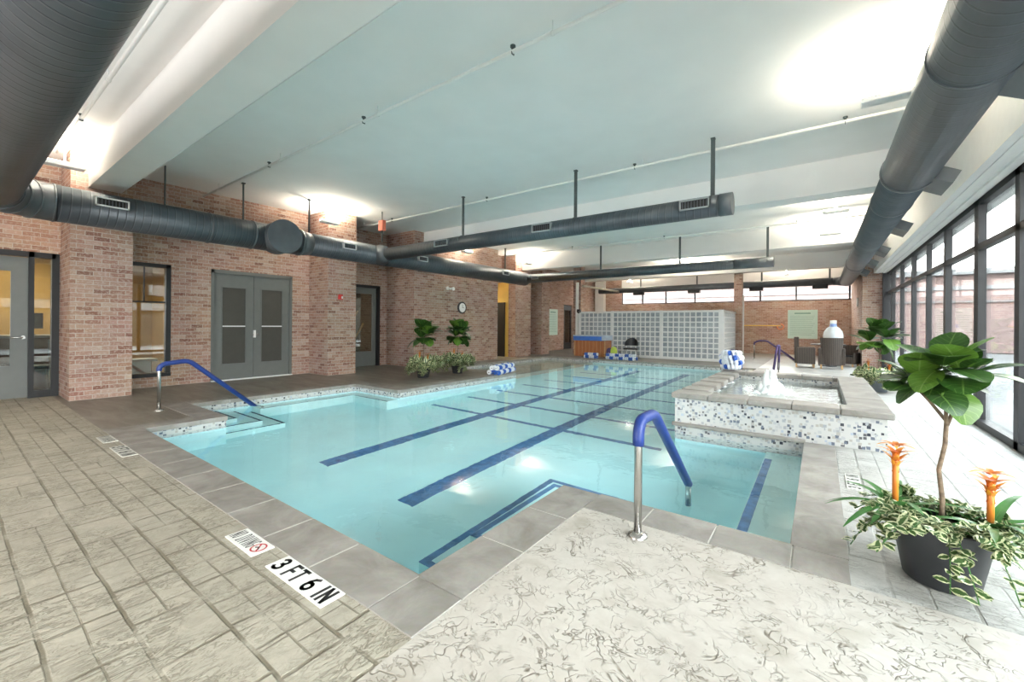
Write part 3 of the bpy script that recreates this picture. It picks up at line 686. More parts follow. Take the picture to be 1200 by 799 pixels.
w = MB(); w.tube([(.805, 20.25, DZ), (.75, 20.5, DZ), (.5, 20.6, DZ), (.4, 20.6, DZ)], [.228, .2, .15, .145], 32); w.tube([(.5, 20.6, DZ), (-9.4, 20.6, DZ)], [.145, .135], 32); lb(w, 'end_wall_run', DUCTP, rd)
w = MB()
for x in (.0, -2.2, -4.7, -7.3):
    w = MB(); w.box(x-.25, x+.25, 20.5, 20.75, DZ-.26, DZ-.1); lb(w, 'downward_outlet', GRILLK, rd)
for k, y in enumerate((4.05, 6.6, 9.4, 12.0, 14.2, 16.4)):
    w = MB(); M = Matrix.Translation((.805, y, DZ)) @ Matrix.Rotation(math.radians(28), 4, 'Y')
    w.box(.1, .40, -.27, .27, -.07, .07, M=M); lb(w, 'side_outlet', DUCTP, rd)
# grilles
def grille(par, c, ax, wdt, hgt):
    """white frame with dark louvres, facing +x ('x') or -y ('y')"""
    w = MB(); g = MB(); x, y, z = c; f = .018
    def bb(m, a0, a1, z0, z1, d0, d1, mi=0):
        if ax == 'x': m.box(x+d0, x+d1, y+a0, y+a1, z+z0, z+z1, mi)
        else: m.box(x+a0, x+a1, y-d1, y-d0, z+z0, z+z1, mi)
    for (a, b, c0, d) in ((-wdt/2, wdt/2, hgt/2-f, hgt/2), (-wdt/2, wdt/2, -hgt/2, -hgt/2+f), (-wdt/2, -wdt/2+f, -hgt/2, hgt/2), (wdt/2-f, wdt/2, -hgt/2, hgt/2)): bb(w, a, b, c0, d, -.05, .03)
    bb(g, -wdt/2+f, wdt/2-f, -hgt/2+f, hgt/2-f, -.1, .0); 
    n = 9
    for k in range(n): q = -wdt/2+f+(wdt-2*f)*(k+.5)/n; bb(g, q-.004, q+.004, -hgt/2+f, hgt/2-f, 0, .015, 1)
    o = lb(w, 'vent_grille', WHITEM if ax == 'x' else STEELD, par); b = g.build('louvre', [GRILLK, DUCTP], o)
grille(main, (XD+.29, 1.62, 3.17), 'x', .40, .14); 
for y in (5.8, 8.1, 12.0): grille(main, (XD+.27, y, 3.14), 'x', .34, .14)
for x in (-1.52, -4.2, -6.85): grille(main, (x, 6.8-.16, DZ+.03), 'y', .42, .15)
for (p, cx) in (('a', -8.75),): grille(main, (cx, 13.55-.16, DZ), 'y', .3, .1)
# hangers
def hanger(x, y, r, label):
    w = MB(); w.box(x-.03, x+.03, y-.006, y+.006, DZ+r+.004, CZ); w.box(x-.03, x+.03, y-.03, y+.03, CZ-.02, CZ)
    w.tube([(x, y+ (r+.006)*math.cos(a), DZ+(r+.006)*math.sin(a)) for a in [PI*k/10 for k in range(11)]], .008, 6) if r < .2 else None
    tag(w.build('duct_hanger', HANG), label, 'hanger', 'steel straps holding up the ducts')
for x, t in ((-1.3, 'right'), (-3.58, 'middle'), (-6.34, 'left')): hanger(x, 6.8, .155, 'dark steel strap hanging the near cross duct, %s of its three' % t)
for x, t in ((-1.18, 'right'), (-3.51, 'middle'), (-6.14, 'left')): hanger(x, 13.55, .135, 'dark steel strap hanging the second cross duct, %s of its three' % t)
for x, t in ((.3, 'rightmost'), (-2.0, 'second from the right'), (-4.57, 'second from the left'), (-7.19, 'leftmost')): hanger(x, 20.6, .14, 'dark steel strap hanging the end wall duct, %s of four' % t)
for y, t in ((2.35, 'nearest the camera, right of the big beam'), (3.6, 'second from the camera, left of the round cap'), (4.95, 'third, right of the round cap'), (12.3, 'farthest, before the corner')):
    hanger(XD, y, .26, 'steel strap hanging the left wall duct, '+t)
# sprinkler pipes
def pipe(y, z, x0, x1, heads, label, xx=None):
    t = thing('sprinkler_pipe', label, 'pipe', ((x0+x1)/2, y, z), group='white sprinkler pipes under the ceiling')
    w = MB(); w.tube([(x0, y, z), (x1, y, z)], .021, 10); lb(w, 'pipe', WHITE, t)
    for x in heads:
        w = MB(); w.cyl((x, y, z), (x, y, z+.05), .014, seg=8); w.cyl((x, y, z+.045), (x, y, z+.06), .028, seg=10); w.box(x-.004, x+.004, y-.02, y+.02, z-.03, z); lb(w, 'sprinkler_head', HANG, t)
    for x in [x0+.8+k*2.6 for k in range(int((x1-x0)/2.6))]:
        w = MB(); w.cyl((x, y, z), (x, y, CZ-.003), .006, seg=6); w.cyl((x-.01, y, z), (x+.01, y, z), .027, seg=10); lb(w, 'pipe_clamp', WHITE, t)
pipe(1.1, 3.98, XP, 1.3, (-4.3, -7.9, -1), 'white sprinkler pipe nearest the camera, left of the first beam')
pipe(3.32, 3.98, -10.6, 1.3, (-2.45, -4.9, -7.6), 'long white sprinkler pipe crossing the open ceiling beyond the first beam')
pipe(6.96, 3.98, -11.0, 1.3, (.25, -2.55, -5.8, -9.0), 'white sprinkler pipe just above the near cross duct')
pipe(12.9, 3.95, XP, 1.3, (-.5, -3.8, -6.9), 'farthest white sprinkler pipe, above the second cross duct')
# uplight fixtures
def uplight(x, y, z, label, rz=0, power=120, first=[None]):
    t = thing('uplight', label, 'lamp', (x, y, z), rz, 'white uplight fixtures on short rods')
    w = MB(); w.box(-.08, .08, -.22, .22, -.025, .035); w.build('housing', WHITEM, t, bevel=.01)
    w = MB(); w.box(-.07, .07, -.21, .21, .036, .04); w.build('lamp_lens', LAMPW, t)
    w = MB(); w.cyl((0, 0, .03), (0, 0, CZ-z-.01), .011, seg=8); w.cyl((0,0,CZ-z-.03), (0,0,CZ-z), .05, seg=12); w.build('rod', WHITE, t)
    ld = bpy.data.lights.new('uplight_lamp', 'AREA'); ld.shape = 'RECTANGLE'; ld.size = .14; ld.size_y = .42; ld.energy = power; ld.color = (1, .90, .72)
    lo = bpy.data.objects.new('uplight_lamp', ld); COL.objects.link(lo); lo.parent = t; lo.location = (0, 0, .06); lo.rotation_euler = (PI, 0, 0)
uplight(-9.35, 1.13, 3.68, 'white uplight on a rod by the left wall, nearest the camera', power=14)
uplight(-9.55, 5.55, 3.72, 'white uplight in front of the second brick pilaster', power=24)
uplight(-9.5, 10.4, 3.7, 'white uplight below the near cross duct, right of the orange hanging box', power=26)
uplight(-9.25, 14.0-.3, 3.7, 'white uplight above the corner of the left wall duct', power=26)
uplight(.56, 5.8, 3.68, 'white uplight left of the right-hand duct, nearest the camera', PI/2, power=13)
uplight(.25, 10.9, 3.68, 'white uplight left of the right-hand duct, behind the second beam', PI/2, power=24)
uplight(.2, 13.8-.25, 3.7, 'white uplight left of the right-hand duct, before the third beam', PI/2, power=30)
uplight(-4.5, 18.2, 3.7, 'added white uplight above the glass block room', power=110)  # extra fixture, put in to brighten the far end
uplight(-1.2, 22.0, 3.6, 'added white uplight in front of the end wall windows, farthest of all', power=70)  # added fixture, lifts the brightness of the end wall
uplight(-8.2, 20.6+1.2, 3.6, 'added white uplight in the far left corner behind the brick column', power=50)  # also added, for more light in this corner

# ------------------------------------------------------------------ glass block enclosure
gb = thing('glass_block_wall', 'white framed glass block screen standing at the far end of the pool', 'glass block wall', (-5.75, 16.9, 0))
BX0, BX1, BY, BH = -8.62, -2.9, 16.9, 1.9
def panel(a0, a1, ax, fixed):
    n = max(1, round((a1-a0)/.2)); m = 9; z0, z1 = .08, BH-.06
    w = MB(); b = MB(); g = .022
    def bb(q, p0, p1, c0, c1, d0, d1):
        if ax == 'x': q.box(p0, p1, fixed+d0, fixed+d1, c0, c1)
        else: q.box(fixed+d0, fixed+d1, p0, p1, c0, c1)
    for i in range(n+1): p = a0+(a1-a0)*i/n; bb(w, p-g, p+g, z0, z1, -.045, .045)
    for j in range(m+1): c = z0+(z1-z0)*j/m; bb(w, a0, a1, c-g, c+g, -.042, .042)
    for i in range(n):
        for j in range(m):
            p, q = a0+(a1-a0)*i/n+g, a0+(a1-a0)*(i+1)/n-g; c, d = z0+(z1-z0)*j/m+g, z0+(z1-z0)*(j+1)/m-g
            bb(b, p, q, c, d, -.032, .032)
    lb(w, 'mortar_grid', WHITEM, gb); lb(b, 'glass_blocks', GBL, gb)
posts = [BX0, -7.1, -5.05, BX1]
for k in range(3): panel(posts[k]+.05, posts[k+1]-.05, 'x', BY)
panel(BY+.08, 19.7, 'y', BX1)
w = MB(); w.box(BX0-.06, BX1+.08, BY-.07, BY+.07, 0, .08); w.box(BX1-.07, BX1+.07, BY, 19.72, 0, .08); w.box(BX0-.06, BX1+.09, BY-.065, BY+.065, BH-.06, BH); w.box(BX1-.065, BX1+.065, BY, 19.72, BH-.06, BH); lb(w, 'rail', WHITEM, gb)
for x, q in ((posts[0], .05), (posts[1], .04), (posts[2], .04), (posts[3], .09)):
    w = MB(); w.box(x-q, x+q, BY-.06, BY+.08, 0, BH+.01); lb(w, 'post', WHITEM, gb)
w = MB(); w.box(-8.80, -8.70, 16.80, 16.90, 0, 3.2); tag(w.build('white_post', WHITE), 'tall white post beside the far left brick column', 'post')
w = MB(); w.cyl((-2.58, 19.85, 0), (-2.58, 19.85, 2.6), .03, seg=10); tag(w.build('white_post', WHITE), 'thin white standpipe on the brick column right of the glass blocks', 'post')
w = MB(); w.box(-8.7, -8.55, 16.72, 16.86, 1.86, 2.0); w.cyl((-8.62, 16.75, 1.9), (-8.55, 16.6, 1.85), .04); tag(w.build('security_camera', BLACK), 'small black camera on the far left column at the top of the glass blocks', 'camera')
w = MB(); w.tube([(-8.55, 17.0, 3.06), (-8.3, 20.5, 3.02)], .05, 12); tag(w.build('beige_pipe', plain('beige_pipe_paint', (.55,.5,.42), .5)), 'beige pipe running high behind the far left column', 'pipe')

# cedar box with blue lid
t = thing('storage_box', 'wooden slatted box with blue lid by the glass block wall', 'box', (-7.72, 16.3, 0))
w = MB(); w.box(-.70, .70, -.32, .32, .0, .66); w.build('slatted_body', CEDAR, t, bevel=.01)
w = MB(); w.box(-.74, .55, -.36, .36, .66, .84); w.box(.55, .74, -.36, .36, .68, .84, 1); w.build('lid', [LBLUE, LBLUE2], t, bevel=.03)
w = MB(); w.box(-.75, .75, -.37, .37, .84, .88); w.build('lid_top', LBLUE2, t, bevel=.02)
for x in (-.7, .66):
    w = MB(); w.box(x, x+.05, -.335, -.32, 0, .66); w.build('corner_trim', TAN, t)
# kickboards
def kick(label, mat, loc, h, wd, tilt):
    w = MB(); pr = [(-wd/2, 0), (wd/2, 0), (wd/2, h*.7), (wd*.35, h*.92), (0, h), (-wd*.35, h*.92), (-wd/2, h*.7)]
    n = len(pr); w.v += [(x, -.02, z) for x, z in pr] + [(x, .02, z) for x, z in pr]; w.face(range(n)); w.face([n+k for k in range(n)][::-1])
    for k in range(n): w.face((k, n+k, n+(k+1) % n, (k+1) % n))
    o = w.build('kickboard', mat, loc=loc, bevel=.008); o.rotation_euler = (tilt, 0, .2); tag(o, label, 'kickboard')
kick('lime green kickboard standing right of the wooden box', LIMEP, (-6.62, 15.9, 0), .46, .26, -.12)
kick('dark purple kickboard leaning at the right end of the wooden box', PURP, (-6.86, 16.02, 0), .40, .24, -.12)
# black chair behind
t = thing('black_chair', 'black low chair with rounded back before the glass blocks', 'chair', (-6.0, 16.15, 0), .2)
w = MB()
for k in range(9):
    a = -PI/2.2+PI/1.1*k/8; a2 = -PI/2.2+PI/1.1*(k+1)/8
    if k < 8:
        x0, y0, x1, y1 = .26*math.sin(a), .22*math.cos(a), .26*math.sin(a2), .22*math.cos(a2)
        z0, z1 = .56+.26*math.cos(a), .56+.26*math.cos(a2)
        w.quad((x0, y0, .50), (x1, y1, .50), (x1, y1, z1), (x0, y0, z0)); w.quad((x0*.9, y0*.9, z0), (x1*.9, y1*.9, z1), (x1*.9, y1*.9, .50), (x0*.9, y0*.9, .50)); w.quad((x0, y0, z0), (x1, y1, z1), (x1*.9, y1*.9, z1), (x0*.9, y0*.9, z0))
w.build('backrest', BLACK, t)
w = MB(); w.box(-.27, .27, -.25, .22, .36, .42); w.build('seat', BLACK, t, bevel=.03)
for a in (-1, 1):
    for b in (-1, 1): w = MB(); w.cyl((a*.22, b*.19, .36), (a*.27, b*.23, 0), .012, seg=8); w.build('leg', STEEL, t)
# lane rope bundles
def disc(mb, p, d, r, mi, th=.035):
    p = Vector(p); d = Vector(d).normalized(); mb.cyl(p-d*th/2, p+d*th/2, r, seg=12, mi=mi, smooth=False)
def rope(label, loc, strands, n, rz, r=.06):
    t = thing('lane_rope', label, 'lane rope', loc, rz, 'bundles of lane rope floats')
    w = MB(); b = MB()
    for (ox, oz, off) in strands:
        for k in range(n):
            p = (ox+R.uniform(-.015,.015), off+k*.075-(n*.075)/2, oz+r); (w if (k//3) % 3 != 1 else b).__class__
            disc(b if (k+int(ox*50)) % 5 in (0, 1) else w, p, (R.uniform(-.15,.15), 1, R.uniform(-.1,.1)), r, 0)
    w.build('white_floats', FLOATW, t); b.build('blue_floats', FLOATB, t)
    c = MB()
    for (ox, oz, off) in strands: c.cyl((ox, off-n*.0375-.08, oz+r), (ox, off+n*.0375+.05, oz+r), .008, seg=6)
    c.build('cable', STEEL, t); return t
rope('blue and white lane rope piled on the left coping beyond the planters', (-6.85, 8.95, .012), [(-.13,0,0), (0,0,.04), (.13,0,-.03), (-.065,.11,.02), (.065,.11,0)], 15, .25)
rope('short blue and white lane rope at the far coping in front of the wooden box', (-7.25, 15.15, .012), [(-.1,0,0), (.03,0,.04), (-.03,.1,0)], 8, PI/2)
rope('long blue and white lane rope at the far coping in front of the black chair', (-6.05, 15.15, .012), [(-.13,0,0), (0,0,.04), (.13,0,-.03), (-.065,.11,.02), (.065,.11,0)], 15, PI/2)
t = thing('lane_rope', 'coiled ball of blue and white lane rope on the hot tub corner', 'lane rope', (-1.42, 9.35, .42), 0, 'bundles of lane rope floats')
w = MB(); b = MB()
for ringk in range(4):
    rr = .17-.03*abs(ringk-1.5)
    for k in range(15):
        a = 2*PI*k/15+ringk*.3; z = .09+ringk*.085; disc(b if (k+ringk*2) % 5 == 0 else w, (rr*math.cos(a)*1.1, rr*math.sin(a), z), (-math.sin(a), math.cos(a), .2), .058, 0, .045)
w.build('white_floats', FLOATW, t); b.build('blue_floats', FLOATB, t)
c = MB(); c.tube([(.15*math.cos(a), .13*math.sin(a), .06+a*.017) for a in [k*.35 for k in range(60)]], .01, 6); c.build('cable', PURP, t)

# ------------------------------------------------------------------ hand rails
def bend(pts, r=.08, n=5):
    out = [Vector(pts[0])]
    for i in range(1, len(pts)-1):
        p = Vector(pts[i]); a = (Vector(pts[i-1])-p); b = (Vector(pts[i+1])-p); q = min(r, a.length*.45, b.length*.45)
        a = p+a.normalized()*q; b = p+b.normalized()*q
        for k in range(n+1): t = k/n; out.append(a*(1-t)**2+p*2*t*(1-t)+b*t*t)
    return out+[Vector(pts[-1])]
def rail(name, label, base, steel_pts, grip_pts, r=.024, gm=BLUE):
    t = thing(name, label, 'hand rail', base)
    w = MB(); w.tube(bend(steel_pts), r, 16); w.build('steel_tube', STEEL, t)
    w = MB(); w.tube(bend(grip_pts), r*1.45, 16)
    w.build('blue_grip' if gm is BLUE else 'grip', gm, t)
    f = MB(); f.lathe([(.0,.028), (.03,.028), (.035,.022), (.058,.012), (.06,0)], (0,0,.0), 24); f.build('floor_flange', STEEL, t)
    return t
rail('hand_rail', 'blue gripped steel pool rail rising from the pale deck in the foreground', (-.9, 2.56, 0),
     [(0,0,0), (0,0,.64), (0,.17,.76), (0,.42,.70), (0,1.30,-.16), (0,1.30,-.60)][:2]+[(0,.04,.71), (0,.30,.71), (0,1.24,-.05), (0,1.24,-.42)],
     [(0,0,.56), (0,0,.64), (0,.04,.71), (0,.30,.71), (0,1.24,-.05)])
rail('hand_rail', 'blue gripped rail over the corner steps at the left of the pool', (-7.8, 1.91, 0),
     [(0,0,0), (0,0,.60), (0,.06,.68), (0,.36,.71), (0,1.42,-.25), (0,1.42,-.5)], [(0,-.0,.58), (0,0,.63), (0,.06,.68), (0,.36,.71), (0,1.36,-.19)])
t = rail('hand_rail', 'dark gripped rail sloping down behind the hot tub, with tall left post', (-2.09, 19.1, 0),
     [(0,0,0), (0,0,.66), (.15,-.05,.75), (.45,-.15,.75), (1.35,-.4,.02)], [(0,0,.58), (0,0,.66), (.15,-.05,.75), (.45,-.15,.75), (1.35,-.4,.08)], .024, PURP)
t = rail('hand_rail', 'narrow dark double post rail standing just behind the hot tub', (-1.05, 13.7, 0),
     [(0,0,0), (.10,.05,.78), (.15,.07,.78), (.12,.25,0)], [(.02,.01,.1), (.10,.05,.78), (.15,.07,.78), (.12,.24,.1)], .02, PURP)

# ------------------------------------------------------------------ wall things
t = thing('wall_clock', 'round black rimmed clock on the brick wall above the planters', 'clock', (XP, 10.47, 1.86), 0)
w = MB(); w.cyl((0,0,0), (.04,0,0), .20, seg=36); w.build('rim', BLACK, t); w = MB(); w.cyl((.03,0,0), (.043,0,0), .155, seg=36); w.build('face', CLOCKF, t)
w = MB(); w.box(.044,.048,-.006,.006,0,.10); w.box(.044,.048,-.0,.07,-.006,.006); w.build('hand', BLACK, t)
t = thing('fire_alarm', 'red fire alarm with strobe on the second brick pilaster', 'fire alarm', (XP, 6.0, 1.95)); w = MB(); w.box(0,.05,-.06,.06,-.05,.07); w.build('body', REDP, t, bevel=.01)
w = MB(); w.box(.05,.075,-.0,.04,-.03,.03); w.build('strobe', WHITE, t, bevel=.005)
t = thing('emergency_light', 'white twin headed emergency light on the brick wall left of the clock', 'emergency light', (XP, 9.85, 2.46))
w = MB(); w.box(0,.05,-.12,.12,-.03,.03); w.build('housing', WHITE, t, bevel=.01)
for y in (-.13, .13): w = MB(); w.cyl((.03,y,0), (.1,y,0), .05, .06, 16); w.build('lamp_head', WHITE, t)
t = thing('hanging_box', 'small red orange box hanging below the ceiling above the duct branch', 'box', (-8.86, 6.55, 3.75)); w = MB(); w.box(-.09,.09,-.05,.05,-.13,.13); w.build('box', plain('orange_red', (.75,.2,.12), .5), t, bevel=.01)
w = MB(); w.cyl((0,0,.12), (0,0,CZ-3.75), .012); w.cyl((0,0,-.4), (0,0,-.12), .02); w.build('rod', HANG, t)
w = MB(); w.box(1.06, 1.1, 19.3, 19.5, 2.05, 2.35); tag(w.build('emergency_strobe', WHITE, bevel=.01), 'small white box high on the right brick pier', 'wall box')  # small white box of an emergency strobe
def board(label, x, y, z, wd, h, axis):
    t = thing('pool_rules_board', label, 'sign board', (x, y, z), 0 if axis == 'y' else PI/2, 'pale green pool rules boards')
    w = MB(); w.box(-wd/2, wd/2, -.02, 0, 0, h); w.build('panel', MINT, t, bevel=.004)
    w = MB()
    w.box(-wd*.27, wd*.27, -.024, -.02, h*.86, h*.90)
    for k in range(11): q = h*(.78-.065*k); w.box(-wd*.42, wd*(.42-.12*R.random()), -.023, -.02, q, q+.012)
    w.build('text_lines', GREENL, t); return t
board('pale green pool rules board on the end brick wall', -.65, YF-.005, .76, 1.14, 1.33, 'y')
board('narrow looking pale green rules board on the far left brick wall', -11.045, 18.6, .78, .95, 1.33, 'x')
t = thing('rescue_pole', 'yellow rescue pole on the end brick wall right of the glass blocks', 'rescue pole', (-2.2, YF-.06, 1.35))
w = MB(); w.cyl((-1.0,0,0), (.7,0,0), .022); w.build('pole', YEL, t); w = MB(); w.tube([(.7+.13*math.sin(a), 0, -.05+.13*math.cos(a)) for a in [k*.45 for k in range(12)]], .02, 8); w.build('hook', plain('orange_plastic', (.7,.2,.05)), t)
w = MB(); w.box(-.5,-.46,0,.055,-.03,.03); w.box(.4,.44,0,.055,-.03,.03); w.build('bracket', STEEL, t)

# deck depth signs
def arcp(cx, cy, rx, ry, a0, a1, n=10): return [(cx+rx*math.cos(math.radians(a0+(a1-a0)*k/n)), cy+ry*math.sin(math.radians(a0+(a1-a0)*k/n))) for k in range(n+1)]
GLY = {'3': [arcp(.28, .74, .24, .22, 150, -90)+arcp(.28, .27, .28, .25, 90, -150)], 'F': [[(.05,0), (.05,1), (.5,1)], [(.05,.52), (.42,.52)]],
       'T': [[(.27,0), (.27,1)], [(0,1), (.54,1)]], '6': [arcp(.3, .3, .25, .28, 0, 360, 18), [(.05,.3), (.07,.6), (.2,.88), (.45,1)]],
       'I': [[(.1,0), (.1,1)]], 'N': [[(.05,0), (.05,1), (.5,0), (.5,1)]], 'O': [arcp(.28, .5, .25, .48, 0, 360, 20)],
       'D': [[(.05,0), (.05,1)]+arcp(.22, .5, .3, .5, 90, -90)+[(.05,0)]], 'V': [[(0,1), (.27,0), (.54,1)]], 'G': [arcp(.3, .5, .25, .48, 50, 330, 18)+[(.53,.45), (.32,.45)]]}
GW = {'I': .2, ' ': .28}
def lettering(txt, x0, x1, h, th, mat, par, z=.0063):
    adv = []; x = 0
    for c in txt: adv.append(x); x += GW.get(c, .56)+.22
    k = (x1-x0)/(x-.22); w = MB()
    for c, a in zip(txt, adv):
        for line in GLY.get(c, []):
            P = [Vector((x0+(a+p[0])*k, (p[1]-.5)*h, z)) for p in line]
            for p, q in zip(P, P[1:]):
                d = (q-p); 
                if d.length < 1e-6: continue
                d.normalize(); n_ = Vector((-d.y, d.x, 0))*th/2; e = d*th*.4
                w.quad(p-e-n_, q+e-n_, q+e+n_, p-e+n_)
    o = w.build('lettering', mat, par); return o
def deck_sign(x, y, wd, h, kind, label, worn=False, rz=0):
    t = thing('deck_marker', label, 'deck sign', (x, y, .0), rz, None)
    W_, K_ = (SIGNWF, SIGNKF) if worn else (SIGNW, SIGNK)
    w = MB(); w.box(-wd/2, wd/2, -h/2, h/2, 0, .006); w.build('tile', W_, t)
    if kind == 'depth':
        lettering('3 FT 6 IN', -wd*.45, wd*.45, h*.72, h*.15, K_, t)
    else:
        lettering('NO DIVING', -wd*.46, wd*.19, h*.70, h*.058, K_, t)
        w = MB(); r = h*.36; cx = wd*.34
        n = 28
        for k in range(n):
            a, b = 2*PI*k/n, 2*PI*(k+1)/n
            w.quad((cx+r*math.cos(a), r*math.sin(a), .0072), (cx+r*math.cos(b), r*math.sin(b), .0072), (cx+r*.8*math.cos(b), r*.8*math.sin(b), .0072), (cx+r*.8*math.cos(a), r*.8*math.sin(a), .0072))
        M = Matrix.Translation((cx, 0, 0)) @ Matrix.Rotation(-PI/4, 4, 'Z'); w.box(-r*.9, r*.9, -r*.09, r*.09, .006, .0075, M=M)
        w.build('prohibition_ring', SIGNR if not worn else SIGNKF, t)
        w = MB(); w.tube([(cx-r*.45, -r*.2, .0065), (cx, r*.1, .0065), (cx+r*.4, -.3*r, .0065)], r*.08, 6); w.build('diver_symbol', K_, t)
    return t
deck_sign(-2.10, 1.095, .545, .125, 'depth', 'white deck tile reading 3 FT 6 IN beside the near coping')
deck_sign(-2.715, 1.092, .36, .125, 'nodive', 'white NO DIVING tile with red ring left of the depth tile')
deck_sign(-6.32, 1.10, .36, .12, 'nodive', 'worn no diving tile at the far left end of the near coping', True)
deck_sign(-5.62, 1.10, .5, .12, 'depth', 'worn depth tile at the left end of the near coping', True)
deck_sign(.235, 4.55, .42, .1, 'depth', 'worn pale depth tile on the deck between the coping and large planter', True, PI/2)

# ------------------------------------------------------------------ wicker set
def wchair(label, loc, rz):
    t = thing('wicker_chair', label, 'chair', loc, rz, 'wicker chairs round the table')
    w = MB()
    n = 10                                     # curved back panel, back of the chair faces -y
    for k in range(n):
        u0, u1 = -1+2*k/n, -1+2*(k+1)/n
        f = lambda u: (.29*u, -.27+.09*u*u)
        (x0, y0), (x1, y1) = f(u0), f(u1)
        w.quad((x0*.9, y0+.02, .12), (x1*.9, y1+.02, .12), (x1, y1, .97), (x0, y0, .97)); w.quad((x1*.9, y1+.06, .12), (x0*.9, y0+.06, .12), (x0, y0+.04, .97), (x1, y1+.04, .97)); w.quad((x0, y0, .97), (x1, y1, .97), (x1, y1+.04, .97), (x0, y0+.04, .97))
    w.quad((-.29,-.18,.97), (-.29,-.14,.97), (-.261,-.12,.12), (-.261,-.16,.12)); w.quad((.29,-.14,.97), (.29,-.18,.97), (.261,-.16,.12), (.261,-.12,.12))
    w.build('backrest', WICK, t)
    w = MB(); w.box(-.27,.27,-.2,.3,.12,.44); w.build('seat', WICK, t, bevel=.02)
    w = MB(); w.box(-.24,.24,-.18,.29,.44,.50); w.build('cushion', DARKF, t, bevel=.025)
    for s in (-1, 1): w = MB(); w.box(s*.30-.035, s*.30+.035, -.2, .3, .12, .64); w.build('arm', WICK, t, bevel=.015)
    for a in (-1, 1):
        for b in (-.2, .26): w = MB(); w.box(a*.26-.022, a*.26+.022, b-.022, b+.022, 0, .13); w.build('leg', TAN, t)
    return t
c0 = wchair('dark wicker chair with its back to the camera, in front of the table', (.30, 16.55, 0), 0)
clone(c0, 'dark wicker chair left of the table, seen from the side', (-.42, 16.75, 0), -PI/2+.05)
clone(c0, 'low dark wicker chair right of the table beside the brick pier', (.72, 18.1, 0), 2.8, scale=(1, 1, .72))
t = thing('round_table', 'dark round table between the wicker chairs', 'table', (.22, 17.6, 0))
w = MB(); w.cyl((0,0,.70), (0,0,.735), .48, seg=36); w.build('table_top', DARKF, t); w = MB(); w.cyl((0,0,.02), (0,0,.70), .04); w.cyl((0,0,0), (0,0,.03), .25, seg=24); w.build('pedestal', DARKF, t)
t = thing('glass_jug', 'big clear bell shaped bottle with blue neck and white cap on the table', 'bottle', (.36, 17.6, .735))
w = MB(); w.lathe([(.0,0), (.22,0), (.27,.03), (.275,.3), (.25,.42), (.17,.54), (.11,.58)], seg=28); w.build('glass_body', plain('milky_glass', (.75,.8,.84), .15), t)
w = MB(); w.lathe([(.115,.56), (.10,.60), (.085,.68), (.075,.69)], seg=24); w.build('neck', plain('blue_neck', (.25,.38,.72), .3), t)
w = MB(); w.lathe([(.09,.68), (.09,.79), (.0,.80)], seg=24); w.build('cap', WHITE, t)

